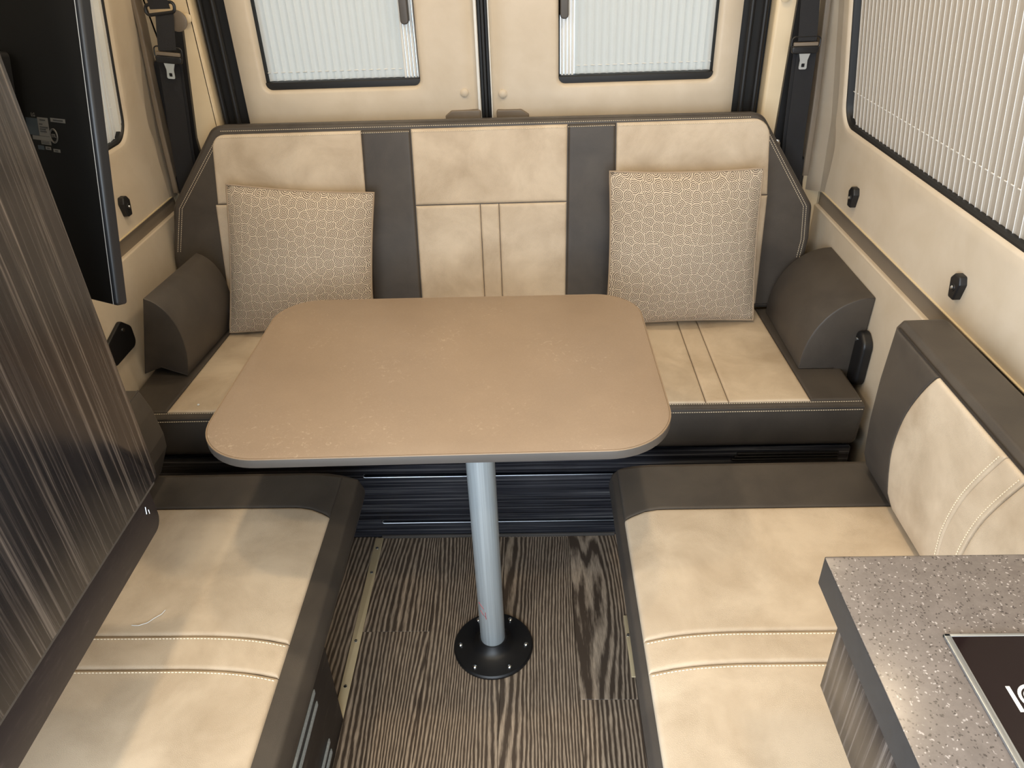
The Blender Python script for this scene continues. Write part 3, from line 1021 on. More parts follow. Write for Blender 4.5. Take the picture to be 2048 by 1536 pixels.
# black round seat brackets behind the bolsters
for x, y, z, sg, lab in ((.841, 1.672, .487, 1, 'black rounded wall bracket behind the right wedge bolster'), (-1.071, 1.680, .580, -1, 'black wall bracket behind the left wedge bolster')):
    t = thing('wall_bracket', (x, y, z - .07), lab, 'bracket')
    pts = rnd([(y - .032, z - .078), (y + .032, z - .078), (y + .04, z + .04), (y + .01, z + .078), (y - .032, z + .05)], .028, 6) if sg > 0 else \
        rnd([(y - .075, z - .045), (y + .055, z - .045), (y + .055, z + .01), (y + .015, z + .045), (y - .075, z + .02)], .02, 6)
    bm = bmesh.new(); pad(bm, pts, (x - sg * (.026 if sg > 0 else .010), 0, 0), Y, Z, -X * sg, .024 if sg > 0 else .009, .009 if sg > 0 else .004)
    obj('bracket_cover', bm, M_BLACK, t)
    bm = bmesh.new(); lathe(bm, [(.005, 0), (.005, .002), (0, .003)], (x - sg * (.026 if sg > 0 else .010), y + .012, z + (.045 if sg > 0 else .02)), -X * sg, Y, 12); obj('rivet', bm, M_CHROME, t)

# pillows -------------------------------------------------------------------------------
def pillow(bl, br, tl, tr, label, thick=.062):
    """four corner points of the centre sheet"""
    bl, br, tl, tr = map(Vector, (bl, br, tl, tr))
    c = (bl + br) / 2
    t = thing('throw_pillow', (c.x, c.y, c.z), label, 'pillow', 'spiral pattern throw pillows')
    nrm = (br - bl).cross(tl - bl).normalized()
    if nrm.y > 0: nrm = -nrm
    n = 26
    for nm, sgn in (('front_cover', 1), ('back_cover', -1)):
        bm = bmesh.new(); uvl = bm.loops.layers.uv.new('UVMap'); g = []
        for i in range(n + 1):
            row = []
            for j in range(n + 1):
                s, q = i / n, j / n
                p = (bl * (1 - s) + br * s) * (1 - q) + (tl * (1 - s) + tr * s) * q
                # edges pulled in between the corners
                pull = .007
                p += (br - bl).normalized() * pull * (4 * q * (1 - q)) * (1 - 2 * s)
                p += (tl - bl).normalized() * pull * (4 * s * (1 - s)) * (1 - 2 * q)
                e = (4 * s * (1 - s)) ** .55 * (4 * q * (1 - q)) ** .55
                wr = noise.noise(p * 9) * .006 * min(1, 6 * min(s, 1 - s, q, 1 - q))
                back_k = 1 if sgn > 0 else .35
                row.append(bm.verts.new(p + nrm * (sgn * thick * back_k * e + wr * e)))
            g.append(row)
        for i in range(n):
            for j in range(n):
                f = bm.faces.new((g[i][j], g[i + 1][j], g[i + 1][j + 1], g[i][j + 1]) if sgn > 0 else (g[i][j], g[i][j + 1], g[i + 1][j + 1], g[i + 1][j]))
                idx = [(i, j), (i + 1, j), (i + 1, j + 1), (i, j + 1)] if sgn > 0 else [(i, j), (i, j + 1), (i + 1, j + 1), (i + 1, j)]
                for lp, (a, b) in zip(f.loops, idx): lp[uvl].uv = (a / n + (.37 if bl.x > 0 else 0), b / n)
        obj(nm, bm, M_PILLOW, t, smooth=180)
    bm = bmesh.new(); P = []
    def edge(s, q):
        p = (bl * (1 - s) + br * s) * (1 - q) + (tl * (1 - s) + tr * s) * q
        p += (br - bl).normalized() * .007 * (4 * q * (1 - q)) * (1 - 2 * s)
        p += (tl - bl).normalized() * .007 * (4 * s * (1 - s)) * (1 - 2 * q)
        return p
    m = 20
    for k in range(m): P.append(edge(k / m, 0))
    for k in range(m): P.append(edge(1, k / m))
    for k in range(m): P.append(edge(1 - k / m, 1))
    for k in range(m): P.append(edge(0, 1 - k / m))
    tube(bm, P, .0030, 6, closed=True); obj('edge_seam', bm, M_SEAM, t)
    return t


pillow((-.900, 1.940, .452), (-.474, 1.940, .450), (-.834, 2.010, .872), (-.430, 1.995, .842),
       'square spiral patterned pillow leaning on the left of the backrest')
pillow((.205, 1.935, .452), (.632, 1.950, .450), (.206, 1.985, .885), (.609, 1.985, .882),
       'square spiral patterned pillow leaning on the right of the backrest')

# ================================================================== SIDE BENCHES
ZB = .418
def side_bench(sg):
    """sg=+1 right bench, -1 left bench"""
    if sg > 0: xin, xout, xs, yf, ybox = .163, .80, .178, 1.345, 1.08
    else: xin, xout, xs, yf, ybox = -.397, -1.02, -.443, 1.335, .985
    ynear = -.5 if sg > 0 else .22
    nm = 'right' if sg > 0 else 'left'
    b = thing('storage_box', ((xin + xout) / 2, .3, 0), 'dark laminate base box under the %s side bench%s' % (nm, ' with paired chrome rails' if sg < 0 else ''), 'bench base')
    xb = .212 if sg > 0 else -.437
    bm = bmesh.new()
    x0, x1 = sorted((xb, xout))
    box(bm, x0, x1, ynear, ybox, 0.0, .286)
    obj('box_body', bm, M_BOX, b, smooth=0)
    bm = bmesh.new(); x0, x1 = sorted((xb + sg * .012, xout)); box(bm, x0, x1, ybox + .001, yf - .02, .262, .286)
    obj('bed_board', bm, M_VAL, b, smooth=0)
    if sg < 0:
        for z, ya, yb in ((.240, .25, .890), (.207, .25, .888), (.072, .25, .895), (.041, .25, .892)):
            bm = bmesh.new(); tube(bm, [(xb + .001, ya, z), (xb + .001, yb - .008, z), (xb + .0005, yb, z)], [.0042, .0042, .0012], 8)
            obj('chrome_rail', bm, M_ALU, b)
    c = thing('seat_cushion', ((xin + xout) / 2, .4, .29), '%s side bench cushion with beige centre and taupe end and edge' % nm, 'cushion')
    # cross section
    if sg > 0: prof = [(xin + .020, .290), (xout, .290), (xout, ZB), (xs + .075, ZB), (xs + .035, ZB - .003), (xs + .008, ZB - .010), (xin + .004, ZB - .026), (xin - .002, ZB - .055)]
    else: prof = [(xin - .024, .290), (xout, .290), (xout, ZB), (xs - .075, ZB), (xs - .035, ZB - .002), (xs - .004, ZB - .008), (xin - .012, ZB - .022), (xin, ZB - .055)]
    prof = rnd(prof, [.02, .01, .01, .03, .02, .02, .012, .03], 4)
    bm = bmesh.new(); pad(bm, prof, (0, yf, 0), X, Z, Y, yf - ynear, .018, 0, 4)
    obj('cushion_body', bm, M_GREY, c, smooth=50)
    def zt(x):
        d = abs(x - xs)
        pts = [(0, ZB - .0095), (.004, ZB - .0085), (.035, ZB - .0028), (.075, ZB + .0002), (9, ZB + .0002)]
        for (a, za), (e, zb) in zip(pts, pts[1:]):
            if d <= e: return za + (zb - za) * (d - a) / (e - a)
    cuts = [1.183, .871, .807, ynear + .01]
    if sg < 0: cuts = [1.205, .872, .803, ynear + .01]
    crn = .035
    xo = .775 if sg > 0 else -1.01
    for k, (y1, y0) in enumerate(zip(cuts, cuts[1:])):
        lx = abs(xo - xs)
        def fn(s, t, y0=y0, y1=y1, k=k):
            x = xs + (xo - xs) * (s ** 1.0)
            d = abs(x - xs)
            dy = 0
            yt = y1
            if k == 0 and d < crn * 2: yt = y1 - .022 * (1 - d / (crn * 2)) ** 2
            if k > 0: yt = y1 - .012 * max(0, 1 - d / .16) ** 1.5
            yb = y0 if k == 2 else y0 - .012 * max(0, 1 - d / .16) ** 1.5
            y = yb + (yt - yb) * t
            return Vector((x, y - .0007 + .0014 * (1 - t), zt(x))), Z
        bm = bmesh.new(); patch(bm, fn, 22, 6, lx, y1 - y0, .0055, .007)
        obj('beige_panel', bm, M_BEIGE, c)
    # taupe end panel
    def fn(s, t):
        x = xs + (xo - xs) * s; y0 = cuts[0] + .001; d = abs(x - xs)
        if d < crn * 2: y0 -= .022 * (1 - d / (crn * 2)) ** 2
        y = y0 + (yf - .019 - y0) * t
        return Vector((x, y, zt(x))), Z
    bm = bmesh.new(); patch(bm, fn, 18, 5, abs(xo - xs), yf - cuts[0] - .02, .0045, .006)
    obj('taupe_panel', bm, M_GREY, c)
    bm = bmesh.new()
    for y in cuts[1:3]:
        path = []
        for k in range(30):
            x = xs + sg * (.006 + k * .0195); 
            if abs(x) > abs(xo): break
            d = abs(x - xs)
            path.append((x, y - .008 - .012 * max(0, 1 - d / .16) ** 1.5, zt(x) + .0058))
        stitches(bm, path,   .0062, .0040, .0010)
    path = [(xs + sg * (.004 + k * .0195), cuts[0] + .006 - (.022 * (1 - min(1, (k * .0195) / .07)) ** 2), zt(xs + sg * (.004 + k * .0195)) + .0045) for k in range(28)]
    obj('stitching', bm, M_STITCH, c, kind='stuff')
    return c


side_bench(1); side_bench(-1)

# right bench backrest
rb = thing('back_cushion', (.77, .6, ZB + .005), 'beige and taupe side backrest standing against the right wall behind the worktop', 'backrest')
# cross section in x,z (face towards the aisle)
sec = [(.722, .424), (.705, .47), (.697, .56), (.696, .66), (.700, .775), (.712, .792), (.790, .793), (.822, .765), (.826, .60), (.826, .424)]
sec = rnd(sec, [.01, .02, .03, .03, .008, .008, .02, .02, .02, .01], 4)
bm = bmesh.new(); pad(bm, sec, (0, 1.315, 0), X, Z, Y, 1.315 - .585, .022, 0, 5)
obj('backrest_body', bm, M_GREY, rb, smooth=50)
def face_x(z):
    pts = [(.424, .722), (.47, .7045), (.56, .697), (.66, .6955), (.775, .6995)]
    for (a, xa), (b, xb) in zip(pts, pts[1:]):
        if z <= b + 1e-6: return xa + (xb - xa) * max(0, (z - a)) / (b - a)
    return .6995
def rpanel(name, fy0, fy1, mat, H=.005):
    z0, z1 = .436, .776
    def fn(s, t):
        z = z0 + (z1 - z0) * t; a, b = fy0(t), fy1(t)
        return Vector((face_x(z) + .0004, a + (b - a) * s, z)), -X
    bm = bmesh.new(); patch(bm, fn, 5, 16, .25, z1 - z0, H, .008)
    return obj(name, bm, mat, rb, smooth=50)
seam = lambda t: 1.118 + .048 * math.sin(PI * min(1, t * 1.0)) ** .8 * (1 if t > 0 else 0) + .035 * (1 - t)
s1 = lambda t: .955 - .060 * t + .028 * math.sin(PI * t)
s2 = lambda t: .900 - .060 * t + .028 * math.sin(PI * t)
rpanel('taupe_panel', lambda t: seam(t) + .001, lambda t: 1.296, M_GREY, .003)
rpanel('beige_panel', lambda t: s1(t) + .0005, lambda t: seam(t) - .001, M_BEIGE)
rpanel('beige_panel', lambda t: s2(t) + .0005, lambda t: s1(t) - .0005, M_BEIGE)
rpanel('beige_panel', lambda t: .60, lambda t: s2(t) - .0005, M_BEIGE)
bm = bmesh.new()
for s_ in (s1, s2):
    stitches(bm, [(face_x(.44 + .33 * k / 20) - .0055, s_(k / 20 * .33 / .34) + .007, .44 + .33 * k / 20) for k in range(21)],   .0062, .0040, .0010, up=-X)
obj('stitching', bm, M_STITCH, rb, kind='stuff')
bm = bmesh.new(); tube(bm, [(.701, .60, .780), (.701, 1.29, .780)], .0022, 6); obj('top_piping', bm, M_PIPE, rb)

# left bench backrest (its rear end shows beyond the cabinet)
lb = thing('back_cushion', (-.93, .6, ZB + .005), 'taupe side backrest end peeking out beyond the left cabinet', 'backrest')
sec = rnd([(-.860, .424), (-.826, .50), (-.823, .535), (-.830, .60), (-.845, .648), (-.93, .650), (-1.05, .650), (-1.05, .424)], [.01, .01, .01, .01, .006, .01, .01, .01], 3)
bm = bmesh.new(); pad(bm, sec, (0, 1.33, 0), X, Z, Y, 1.33 - .22, .006, 0, 4)
obj('backrest_body', bm, M_GREY, lb, smooth=40)
bm = bmesh.new(); tube(bm, [(-.846, 1.326, .648), (-.846, .23, .648)], .0018, 6); obj('top_piping', bm, M_GREY, lb)

# ================================================================== TABLE
tb = thing('dining_table', (-.114, 1.175, 0), 'rounded taupe laminate table on a silver pedestal between the benches', 'table')
ZTB = .700
top = rnd([(-.655, 1.016), (.203, 1.016), (.290, 1.10), (.252, 1.615), (-.600, 1.622), (-.690, 1.07)], 0, 1)
c_ = [(-.612, 1.014), (.248, 1.026), (.242, 1.630), (-.606, 1.634)]
top = rnd(c_, [.120, .125, .105, .100], 14)
bm = bmesh.new(); pad(bm, top, (0, 0, ZTB), X, Y, Z, .018, .0012, .001, 2); obj('table_core', bm, M_GREYSIDE, tb, label='grey underside and edge')
bm = bmesh.new(); q = top if area2(top) > 0 else top[::-1]
pad(bm, inset(q, .0032), (0, 0, ZTB + .0012), X, Y, Z, .0030, .0008, 0, 2); obj('tabletop', bm, M_TABLE, tb)
bm = bmesh.new(); tube(bm, [Vector((a, b, ZTB - .0004)) for a, b in inset(q, .0016)], .0017, 6, closed=True); obj('edge_band', bm, M_EDGE, tb)
bm = bmesh.new(); lathe(bm, [(.029, 0), (.029, .675)], (-.114, 1.175, .006), seg=40); obj('pedestal_tube', bm, M_ALU, tb)
bm = bmesh.new()
lathe(bm, [(.094, 0.0006), (.094, .006), (.091, .0095), (.086, .0105), (.052, .014), (.040, .024), (.034, .034), (.033, .036), (.0295, .036), (.0295, .02)], (-.114, 1.175, 0), seg=56)
obj('base_flange', bm, M_BLACK, tb)
bm = bmesh.new(); lathe(bm, [(.10, .0), (.10, -.006), (.05, -.014), (.034, -.05), (.030, -.05)], (-.114, 1.175, ZTB - .018), seg=40); obj('top_flange', bm, M_BLACK, tb)
for a in (-4, 60, 120, 184, 239, 301):
    bx, by = -.114 + .078 * math.cos(math.radians(a)), 1.175 + .078 * math.sin(math.radians(a))
    bm = bmesh.new(); lathe(bm, [(.0055, 0), (.0055, .0035), (.0035, .0055), (.0012, .006), (.0008, .004), (0, .004)], (bx, by, .0108), seg=14)
    obj('bolt', bm, M_CHROME, tb)
bm = bmesh.new()
def onpole(x, z): return Vector((x, 1.175 - math.sqrt(max(0, .0293 ** 2 - (x + .114) ** 2)), z))
for st in ([(-.139, .172), (-.134, .168), (-.128, .160)], [(-.136, .150), (-.130, .140), (-.124, .134), (-.1245, .150)], [(-.124, .134), (-.1235, .128)]):
    tube(bm, [onpole(a, b) for a, b in st], .0007, 4)
obj('marker_scribble', bm, M_RED, tb)

# ================================================================== LEFT CABINET
cb_ = thing('wall_cabinet', (-.85, .2, .66), 'tall dark streaked laminate cabinet hanging over the left bench', 'cabinet')
bm = bmesh.new(); pad(bm, rnd([(.30, .728), (.943, .728), (.943, CEILZ - .01), (.30, CEILZ - .01)], [.0, .012, .0, .0], 4), (-.62, 0, 0), Y, Z, X, .019, .0012, 0, 2)
obj('door_panel', bm, M_WOODV, cb_)
bm = bmesh.new(); pad(bm, [(.30, .7235), (.930, .7235), (.930, .7275), (.30, .7275)], (-.6212, 0, 0), Y, Z, X, .018); obj('edge_band', bm, M_GREYSIDE, cb_, label='pale lower door edge')
bm = bmesh.new(); pad(bm, rnd([(.30, .640), (.928, .640), (.928, .7230), (.30, .7230)], [0, .022, .0, 0], 5), (-.632, 0, 0), Y, Z, X, .05, .001, 0, 2)
obj('valance', bm, M_VAL, cb_)
boxo('carcass', -1.04, -.640, .30, .926, .7235, CEILZ - .01, M_VAL, cb_)
bm = bmesh.new(); tube(bm, [(-.6305, .900, .7), (-.6305, .897, .688), (-.630, .903, .682), (-.6305, .905, .690)], .0011, 6); obj('cable_clip', bm, M_CHROME, cb_)

# ================================================================== TELEVISION
th, tt = math.radians(25), math.radians(13)
h_ = Vector((math.cos(th), -math.sin(th), 0)); n0 = Vector((-math.sin(th), -math.cos(th), 0))
d_ = Z * math.cos(tt) - n0 * math.sin(tt); n_ = n0 * math.cos(tt) + Z * math.sin(tt); n_ = h_.cross(d_) * (1 if h_.cross(d_).dot(n0) > 0 else -1)
B_ = Vector((-.647, 1.03, .997))
tv = thing('television', tuple(B_), 'black television seen from behind beside the cabinet edge', 'television')
bm = bmesh.new(); pad(bm, [(-.355, .0), (0, 0), (0, .56), (-.355, .56)], B_, h_, d_, n_, .006, .0008, 0, 2); obj('rear_casing', bm, M_TVBACK, tv)
bm = bmesh.new(); pad(bm, rnd([(-.36, -.003), (.0070, -.003), (.0070, .572), (-.36, .572)], .006, 4), B_ - n_ * .0008, h_, d_, n_, .019, .0065, .002, 6); obj('rim', bm, M_TVRIM, tv)
bm = bmesh.new(); pad(bm, [(-.352, .004), (-.004, .004), (-.004, .563), (-.352, .563)], B_ - n_ * .0200, h_, d_, n_, .0012); obj('screen', bm, M_HOB, tv)
bm = bmesh.new(); tube(bm, [B_ + h_ * .0005 + d_ * .0, B_ + h_ * .0005 + d_ * .56], .0006, 4); obj('casing_seam', bm, M_HOBFRAME, tv)
def tvq(a0, a1, b0, b1, mat, nm, off=.0004, sk=0):
    bm = bmesh.new(); pad(bm, [(a0, b0), (a1, b0), (a1, b1), (a0, b1)], B_ + n_ * off, h_, d_, n_, .0003)
    return obj(nm, bm, mat, tv, smooth=0)
def text(s, size, loc, ux, uy, mat, nm, parent, bold=False):
    cu = bpy.data.curves.new(nm, 'FONT'); cu.body = s; cu.size = size; cu.align_x = 'CENTER'; cu.align_y = 'CENTER'; cu.extrude = .0001
    if bold: cu.offset = size * .02
    tmp = bpy.data.objects.new('tmp', cu); COL.objects.link(tmp)
    dg = bpy.context.evaluated_depsgraph_get(); me = bpy.data.meshes.new_from_object(tmp.evaluated_get(dg))
    bpy.data.objects.remove(tmp)
    uz = Vector(ux).cross(Vector(uy))
    mt = Matrix((ux, uy, uz)).transposed().to_4x4(); mt.translation = Vector(loc) - wloc(parent)
    me.transform(mt); me.materials.clear(); me.materials.append(mat)
    o = bpy.data.objects.new(nm, me); COL.objects.link(o); o.parent = parent
    return o
tq = lambda a, b, o=.0008: B_ + h_ * a + d_ * b + n_ * o
tvq(-.140, -.114, .238, .262, M_LABELBLUE, 'sticker')
tvq(-.1135, -.090, .238, .264, M_LABEL, 'sticker')
tvq(-.130, -.089, .2315, .2375, M_LABEL, 'sticker')
tvq(-.112, -.090, .226, .2312, M_LABEL, 'sticker')
tvq(-.084, -.052, .2595, .265, M_LABEL, 'sticker')
tvq(-.104, -.092, .219, .2235, M_LABEL, 'sticker')
tvq(-.087, -.072, .217, .2215, M_LABEL, 'sticker')
tvq(-.121, -.107, .218, .224, M_LABELBLUE, 'sticker')
for (a, b, w) in ((-.102, .2605, .012), (-.107, .2545, .007), (-.101, .2505, .018), (-.104, .2475, .013), (-.103, .2445, .014)):
    tvq(a - w / 2, a + w / 2, b - .0008, b + .0008, M_LABELINK, 'print_line', .0007)
for b in (.2298, .2280): tvq(-.110, -.094, b - .0003, b + .0003, M_LABELINK, 'print_line', .0007)
tvq(-.078, -.057, .2613, .2632, M_LABELINK, 'print_line', .0007)
tvq(-.101, -.095, .2205, .222, M_LABELINK, 'print_line', .0007)
tvq(-.083, -.076, .2185, .220, M_LABELINK, 'print_line', .0007)
text('LG', .0075, tq(-.121, .2665), h_, d_, M_LABEL, 'brand_print', tv)
bm = bmesh.new()
tube(bm, [tq(-.081 + .0085 * math.cos(k / 24 * 2 * PI), .240 + .0100 * math.sin(k / 24 * 2 * PI)) for k in range(24)], .0006, 4, closed=True)
tube(bm, [tq(-.081 + .0070 * math.cos(k / 24 * 2 * PI), .240 + .0083 * math.sin(k / 24 * 2 * PI)) for k in range(24)], .0004, 4, closed=True)
obj('approval_mark', bm, M_LABEL, tv)
text('ETL', .0062, tq(-.081, .240), h_, d_, M_LABEL, 'approval_print', tv, True)
# wall arm
bm = bmesh.new(); p0 = B_ + n_ * .012 - h_ * .2 + d_ * .3
pad(bm, rnd([(-.05, -.05), (.05, -.05), (.05, .05), (-.05, .05)], .008, 3), p0 + n_ * .003, h_, d_, n_, .012); obj('mount_plate', bm, M_BLACK, tv)

# ================================================================== SEAT BELTS
def strap(bm, pts, w, th=.0014):
    """pts = [(x,y,z, wx)] centre line; strap faces -Y, width along X"""
    g = []
    for p in pts:
        x, y, z = p[:3]; ww = p[3] if len(p) > 3 else w
        dy = p[4] if len(p) > 4 else 0
        g.append([bm.verts.new((x - ww / 2, y - dy, z)), bm.verts.new((x + ww / 2, y + dy, z)), bm.verts.new((x + ww / 2, y + dy + th, z)), bm.verts.new((x - ww / 2, y - dy + th, z))])
    for a, b in zip(g, g[1:]):
        for k in range(4): bm.faces.new((a[k], a[(k + 1) % 4], b[(k + 1) % 4], b[k]))
    bm.faces.new(g[0]); bm.faces.new(g[-1][::-1])
    bmesh.ops.recalc_face_normals(bm, faces=bm.faces)


def belt(sg):
    if sg > 0:
        up = [(.706, 2.13, 1.87), (.706, 2.12, 1.26), (.712, 2.112, 1.168)]
        lo = [(.718, 2.122, 1.165), (.722, 2.124, 1.05), (.735, 2.150, .92), (.748, 2.168, .82), (.754, 2.178, .72)]
        pc = (.710, 2.108, 1.150); tilt = 0.0
        lab = 'black seat belt with bright steel tongue hanging in the right rear corner'
    else:
        up = [(-.932, 2.120, 1.283), (-.938, 2.112, 1.24), (-.944, 2.108, 1.198)]
        lo = [(-.952, 2.122, 1.19), (-.972, 2.128, 1.05), (-.997, 2.150, .93), (-1.014, 2.165, .82), (-1.020, 2.178, .72)]
        pc = (-.946, 2.105, 1.178); tilt = -.12
        lab = 'black seat belt with steel tongue hanging in the left rear corner'
    t = thing('seat_belt', (pc[0], 2.13, .72), lab, 'seat belt', 'rear seat belts')
    bm = bmesh.new(); strap(bm, up, .047); obj('upper_strap', bm, M_WEB, t)
    bm = bmesh.new(); strap(bm, lo, .050 if sg > 0 else .054); obj('lower_strap', bm, M_WEB, t)
    bm = bmesh.new(); strap(bm, [(p[0] + sg * -.008, p[1] + .008, p[2]) for p in lo], .048); obj('back_strap', bm, M_WEB, t)
    ux = Vector((math.cos(tilt), 0, math.sin(tilt))); uz = Vector((-math.sin(tilt), 0, math.cos(tilt)))
    P = Vector(pc)
    # holder: moulded bar with a slot loop above
    bm = bmesh.new(); pad(bm, rnd([(-.032, -.012), (.032, -.012), (.036, .006), (-.036, .006)], .006, 4), P, ux, uz, -Y, .012, .003)
    obj('tongue_holder', bm, M_BLACK, t)
    bm = bmesh.new(); pad(bm, rnd([(-.031, .0065), (.031, .0065), (.031, .015), (-.031, .015)], .002, 2), P + Y * .002, ux, uz, -Y, .006, .001)
    obj('slot_plate', bm, M_TAUPE, t)
    bm = bmesh.new(); lp = rnd([(-.036, .0), (.036, .0), (.036, .028), (-.036, .028)], .009, 5)
    tube(bm, [P + ux * a + uz * b + Y * .006 for a, b in lp], .0018, 6, closed=True); obj('holder_loop', bm, M_BLACK, t)
    # tongue
    bm = bmesh.new()
    o_ = dense(rnd([(-.0105, -.050), (.0105, -.050), (.0095, -.028), (.014, -.012), (-.014, -.012), (-.0095, -.028)], [.004, .004, .004, 0, 0, .004], 3), .004)
    hc = (0, -.040)
    inn = [(hc[0] + .0042 * math.copysign(min(1, abs(math.cos(a)) * 1.3), math.cos(a)), hc[1] + .0045 * math.copysign(min(1, abs(math.sin(a)) * 1.3), math.sin(a))) for a in [math.atan2(p[1] - hc[1], p[0] - hc[0]) for p in o_]]
    fr = []
    for d in (.0, .0025):
        fr.append([bm.verts.new(P + ux * a + uz * b + Y * (.002 + d)) for a, b in o_]); fr.append([bm.verts.new(P + ux * a + uz * b + Y * (.002 + d)) for a, b in inn])
    n = len(o_)
    for i in range(n):
        j = (i + 1) % n
        bm.faces.new((fr[0][i], fr[0][j], fr[1][j], fr[1][i])); bm.faces.new((fr[2][i], fr[3][i], fr[3][j], fr[2][j]))
        bm.faces.new((fr[0][i], fr[2][i], fr[2][j], fr[0][j])); bm.faces.new((fr[1][i], fr[1][j], fr[3][j], fr[3][i]))
    bmesh.ops.recalc_face_normals(bm, faces=bm.faces)
    obj('steel_tongue', bm, M_TONGUE, t)
    if sg < 0:
        G = Vector((-.940, 2.120, 1.286))
        bm = bmesh.new(); lp = rnd([(-.040, -.006), (.036, .000), (.040, .024), (-.036, .018)], .010, 5)
        tube(bm, [G + X * a + Z * b for a, b in lp], .0042, 8, closed=True); obj('guide_ring', bm, M_BLACK, t)
        bm = bmesh.new(); strap(bm, [(-.944, 2.112, 1.87), (-.940, 2.114, 1.33), (-.938, 2.116, 1.294)], .052); obj('top_strap', bm, M_WEB, t)
        bm = bmesh.new(); lathe(bm, [(.026, 0), (.026, .003), (.022, .0045), (0, .005)], (-.916, 2.150, 1.262), -Y, X, 28); obj('anchor_cover', bm, M_TAUPE, t)
    # retractor cover at the bottom
    bx = lo[-1][0]
    bm = bmesh.new(); box(bm, bx - .032, bx + .034, 2.172, 2.204, .66, .85, .010); 
    obj('retractor_cover', bm, M_BLACK, t)
    bm = bmesh.new(); q = -1
    lathe(bm, [(.005, 0), (.005, .004), (0, .006)], ((.688 if sg > 0 else -.930), 2.155, .905), -Y, X, 12); obj('anchor_bolt', bm, M_CHROME, t)
    bm = bmesh.new(); xb_ = .688 if sg > 0 else -.932
    box(bm, xb_ - .010, xb_ + .012, 2.158, 2.185, .865, .90, .004); obj('anchor_bracket', bm, M_TAUPE, t)


belt(1); belt(-1)

# ================================================================== LATCHES ON THE WALLS
for (x, y, z, sg, lab) in ((.85, 1.944, .812, 1, 'small black wall latch nearer the rear on the right wall'),
                           (.85, 1.381, .822, 1, 'small black wall latch above the side backrest on the right wall'),
                           (-1.08, 1.905, .855, -1, 'small black wall latch on the left wall beside the television')):
    t = thing('wall_latch', (x, y, z - .02), lab, 'latch', 'black wall latches')
    bm = bmesh.new(); pad(bm, rnd([(y - .010, z - .027), (y + .010, z - .027), (y + .019, z + .012), (y + .008, z + .025), (y - .012, z + .025), (y - .019, z + .010)], .005, 4), (x - sg * .017, 0, 0), Y, Z, -X * sg, .0165, .004)
    obj('latch_body', bm, M_BLACK, t)
    bm = bmesh.new(); lathe(bm, [(.0085, 0), (.008, .0015), (.006, .002), (.005, .0005)], (x - sg * .017, y, z - .002), -X * sg, Y, 20); obj('socket_ring', bm, M_BLACK, t)
    bm = bmesh.new(); lathe(bm, [(.0042, 0), (.0042, .002), (.002, .0042), (0, .0045)], (x - sg * .017, y, z - .002), -X * sg, Y, 16); obj('chrome_stud', bm, M_CHROME, t)

# ================================================================== GALLEY
gl = thing('galley_cabinet', (.6, .0, .69), 'dark streaked laminate galley cabinet under the speckled worktop', 'cabinet')
bm = bmesh.new(); pad(bm, [(-.55, .692), (.572, .692), (.572, .8395), (-.55, .8395)], (.334, 0, 0), Y, Z, -X, .018, .001, 0, 2); obj('side_panel', bm, M_WOODV, gl)
boxo('carcass', .3525, .835 - .0, -.55, .565, .700, .8395, M_VAL, gl)
bm = bmesh.new()
pad(bm, rnd([(.418, .690), (.447, .690), (.447, .722), (.418, .722)], .010, 5), (.319, 0, 0), Y, Z, -X, .0148, .005); obj('push_latch', bm, M_HOB, gl)
bm = bmesh.new(); tube(bm, [(.3185, .438, .716), (.3175, .430, .704), (.3185, .424, .694)], .0016, 8); obj('latch_glint', bm, M_GOLD, gl)  # gold glint on the glossy latch, modelled as a tube
for q in range(2):
    bm = bmesh.new(); yy = .392 - q * .02
    tube(bm, [(.329, yy + .006 * math.cos(a), .716 + .007 * math.sin(a)) for a in [k / 10 * PI for k in range(11)]], .0016, 8); obj('glint_loop', bm, M_GOLD, gl)  # gold loops shaped as reflected glints beside the latch
wt = thing('worktop', (.55, .02, .84), 'grey speckled stone worktop corner at the bottom right', 'worktop')
bm = bmesh.new(); pad(bm, rnd([(.313, -.55), (.842, -.55), (.842, .600), (.313, .600)], .0025, 2), (0, 0, .8795), X, Y, Z, .0385, .0, 0, 2); obj('slab_edge', bm, M_SEDGE, wt, label='dark slab edge')
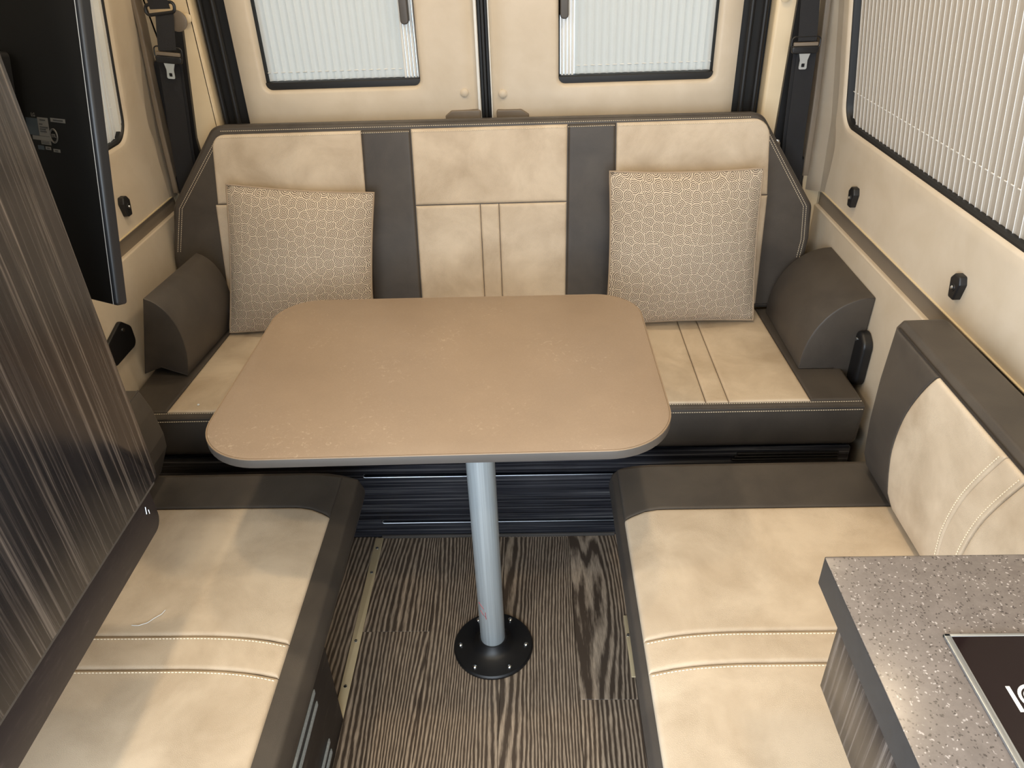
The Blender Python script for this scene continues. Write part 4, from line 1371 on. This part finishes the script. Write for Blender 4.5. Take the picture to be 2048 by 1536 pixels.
bm = bmesh.new(); pad(bm, rnd([(.3135, -.55), (.842, -.55), (.842, .5995), (.3135, .5995)], .0025, 2), (0, 0, .880), X, Y, Z, .0012, .0006, 0, 2); obj('slab_top', bm, M_STONE, wt)
hb = thing('induction_hob', (.56, .33, .8805), 'black glass induction hob with silver frame set on the worktop', 'hob')
hx0, hx1, hy0, hy1 = .392, .74, .02, .493
bm = bmesh.new()
for (a, b, c, d) in ((hx0, hx0 + .0065, hy0, hy1), (hx1 - .0065, hx1, hy0, hy1), (hx0, hx1, hy1 - .0035, hy1), (hx0, hx1, hy0, hy0 + .0035)):
    box(bm, a, b, c, d, .8803, .8835, .0008)
obj('silver_frame', bm, M_HOBFRAME, hb)
boxo('glass_plate', hx0 + .006, hx1 - .006, hy0 + .003, hy1 - .003, .8803, .8830, M_HOB, hb)
# printed mark: upright bar and concentric arcs
bm = bmesh.new(); zz = .8832
def bar(a, b, w):
    a, b = Vector(a), Vector(b); d = (b - a).normalized(); s = Vector((-d.y, d.x)) * w / 2
    v = [bm.verts.new((p.x, p.y, zz)) for p in (a - s, b - s, b + s, a + s)]; bm.faces.new(v)
bar((.4225, .4345), (.4225, .4085), .0040)
for r_ in (.0125, .0078):
    pts = [(.441 + r_ * math.cos(a), .4225 + r_ * math.sin(a)) for a in [PI * .25 + k / 24 * PI * 1.5 for k in range(25)]]
    for a, b in zip(pts, pts[1:]): bar(a, b, .0030)
bmesh.ops.recalc_face_normals(bm, faces=bm.faces)
o = obj('printed_mark', bm, M_PRINT, hb, smooth=0)

# ================================================================== SMALL BITS
bm = bmesh.new()
tube(bm, [(-.735, .893, ZB + .0075), (-.722, .892, ZB + .0078), (-.708, .898, ZB + .0080), (-.700, .908, ZB + .0080), (-.690, .917, ZB + .0085), (-.6865, .926, ZB + .009)], .0007, 5)
tag(obj('loose_thread', bm, M_PRINT), 'short curled white thread lying on the left bench cushion', 'thread')
bm = bmesh.new(); lathe(bm, [(0, -.0015), (.0035, 0), (.002, .0022), (0, .0025)], (-.862, 1.575, ZS + .0062), seg=8)
tag(obj('crumb', bm, M_PRINT), 'tiny pale crumb on the left end of the rear seat cushion', 'crumb')
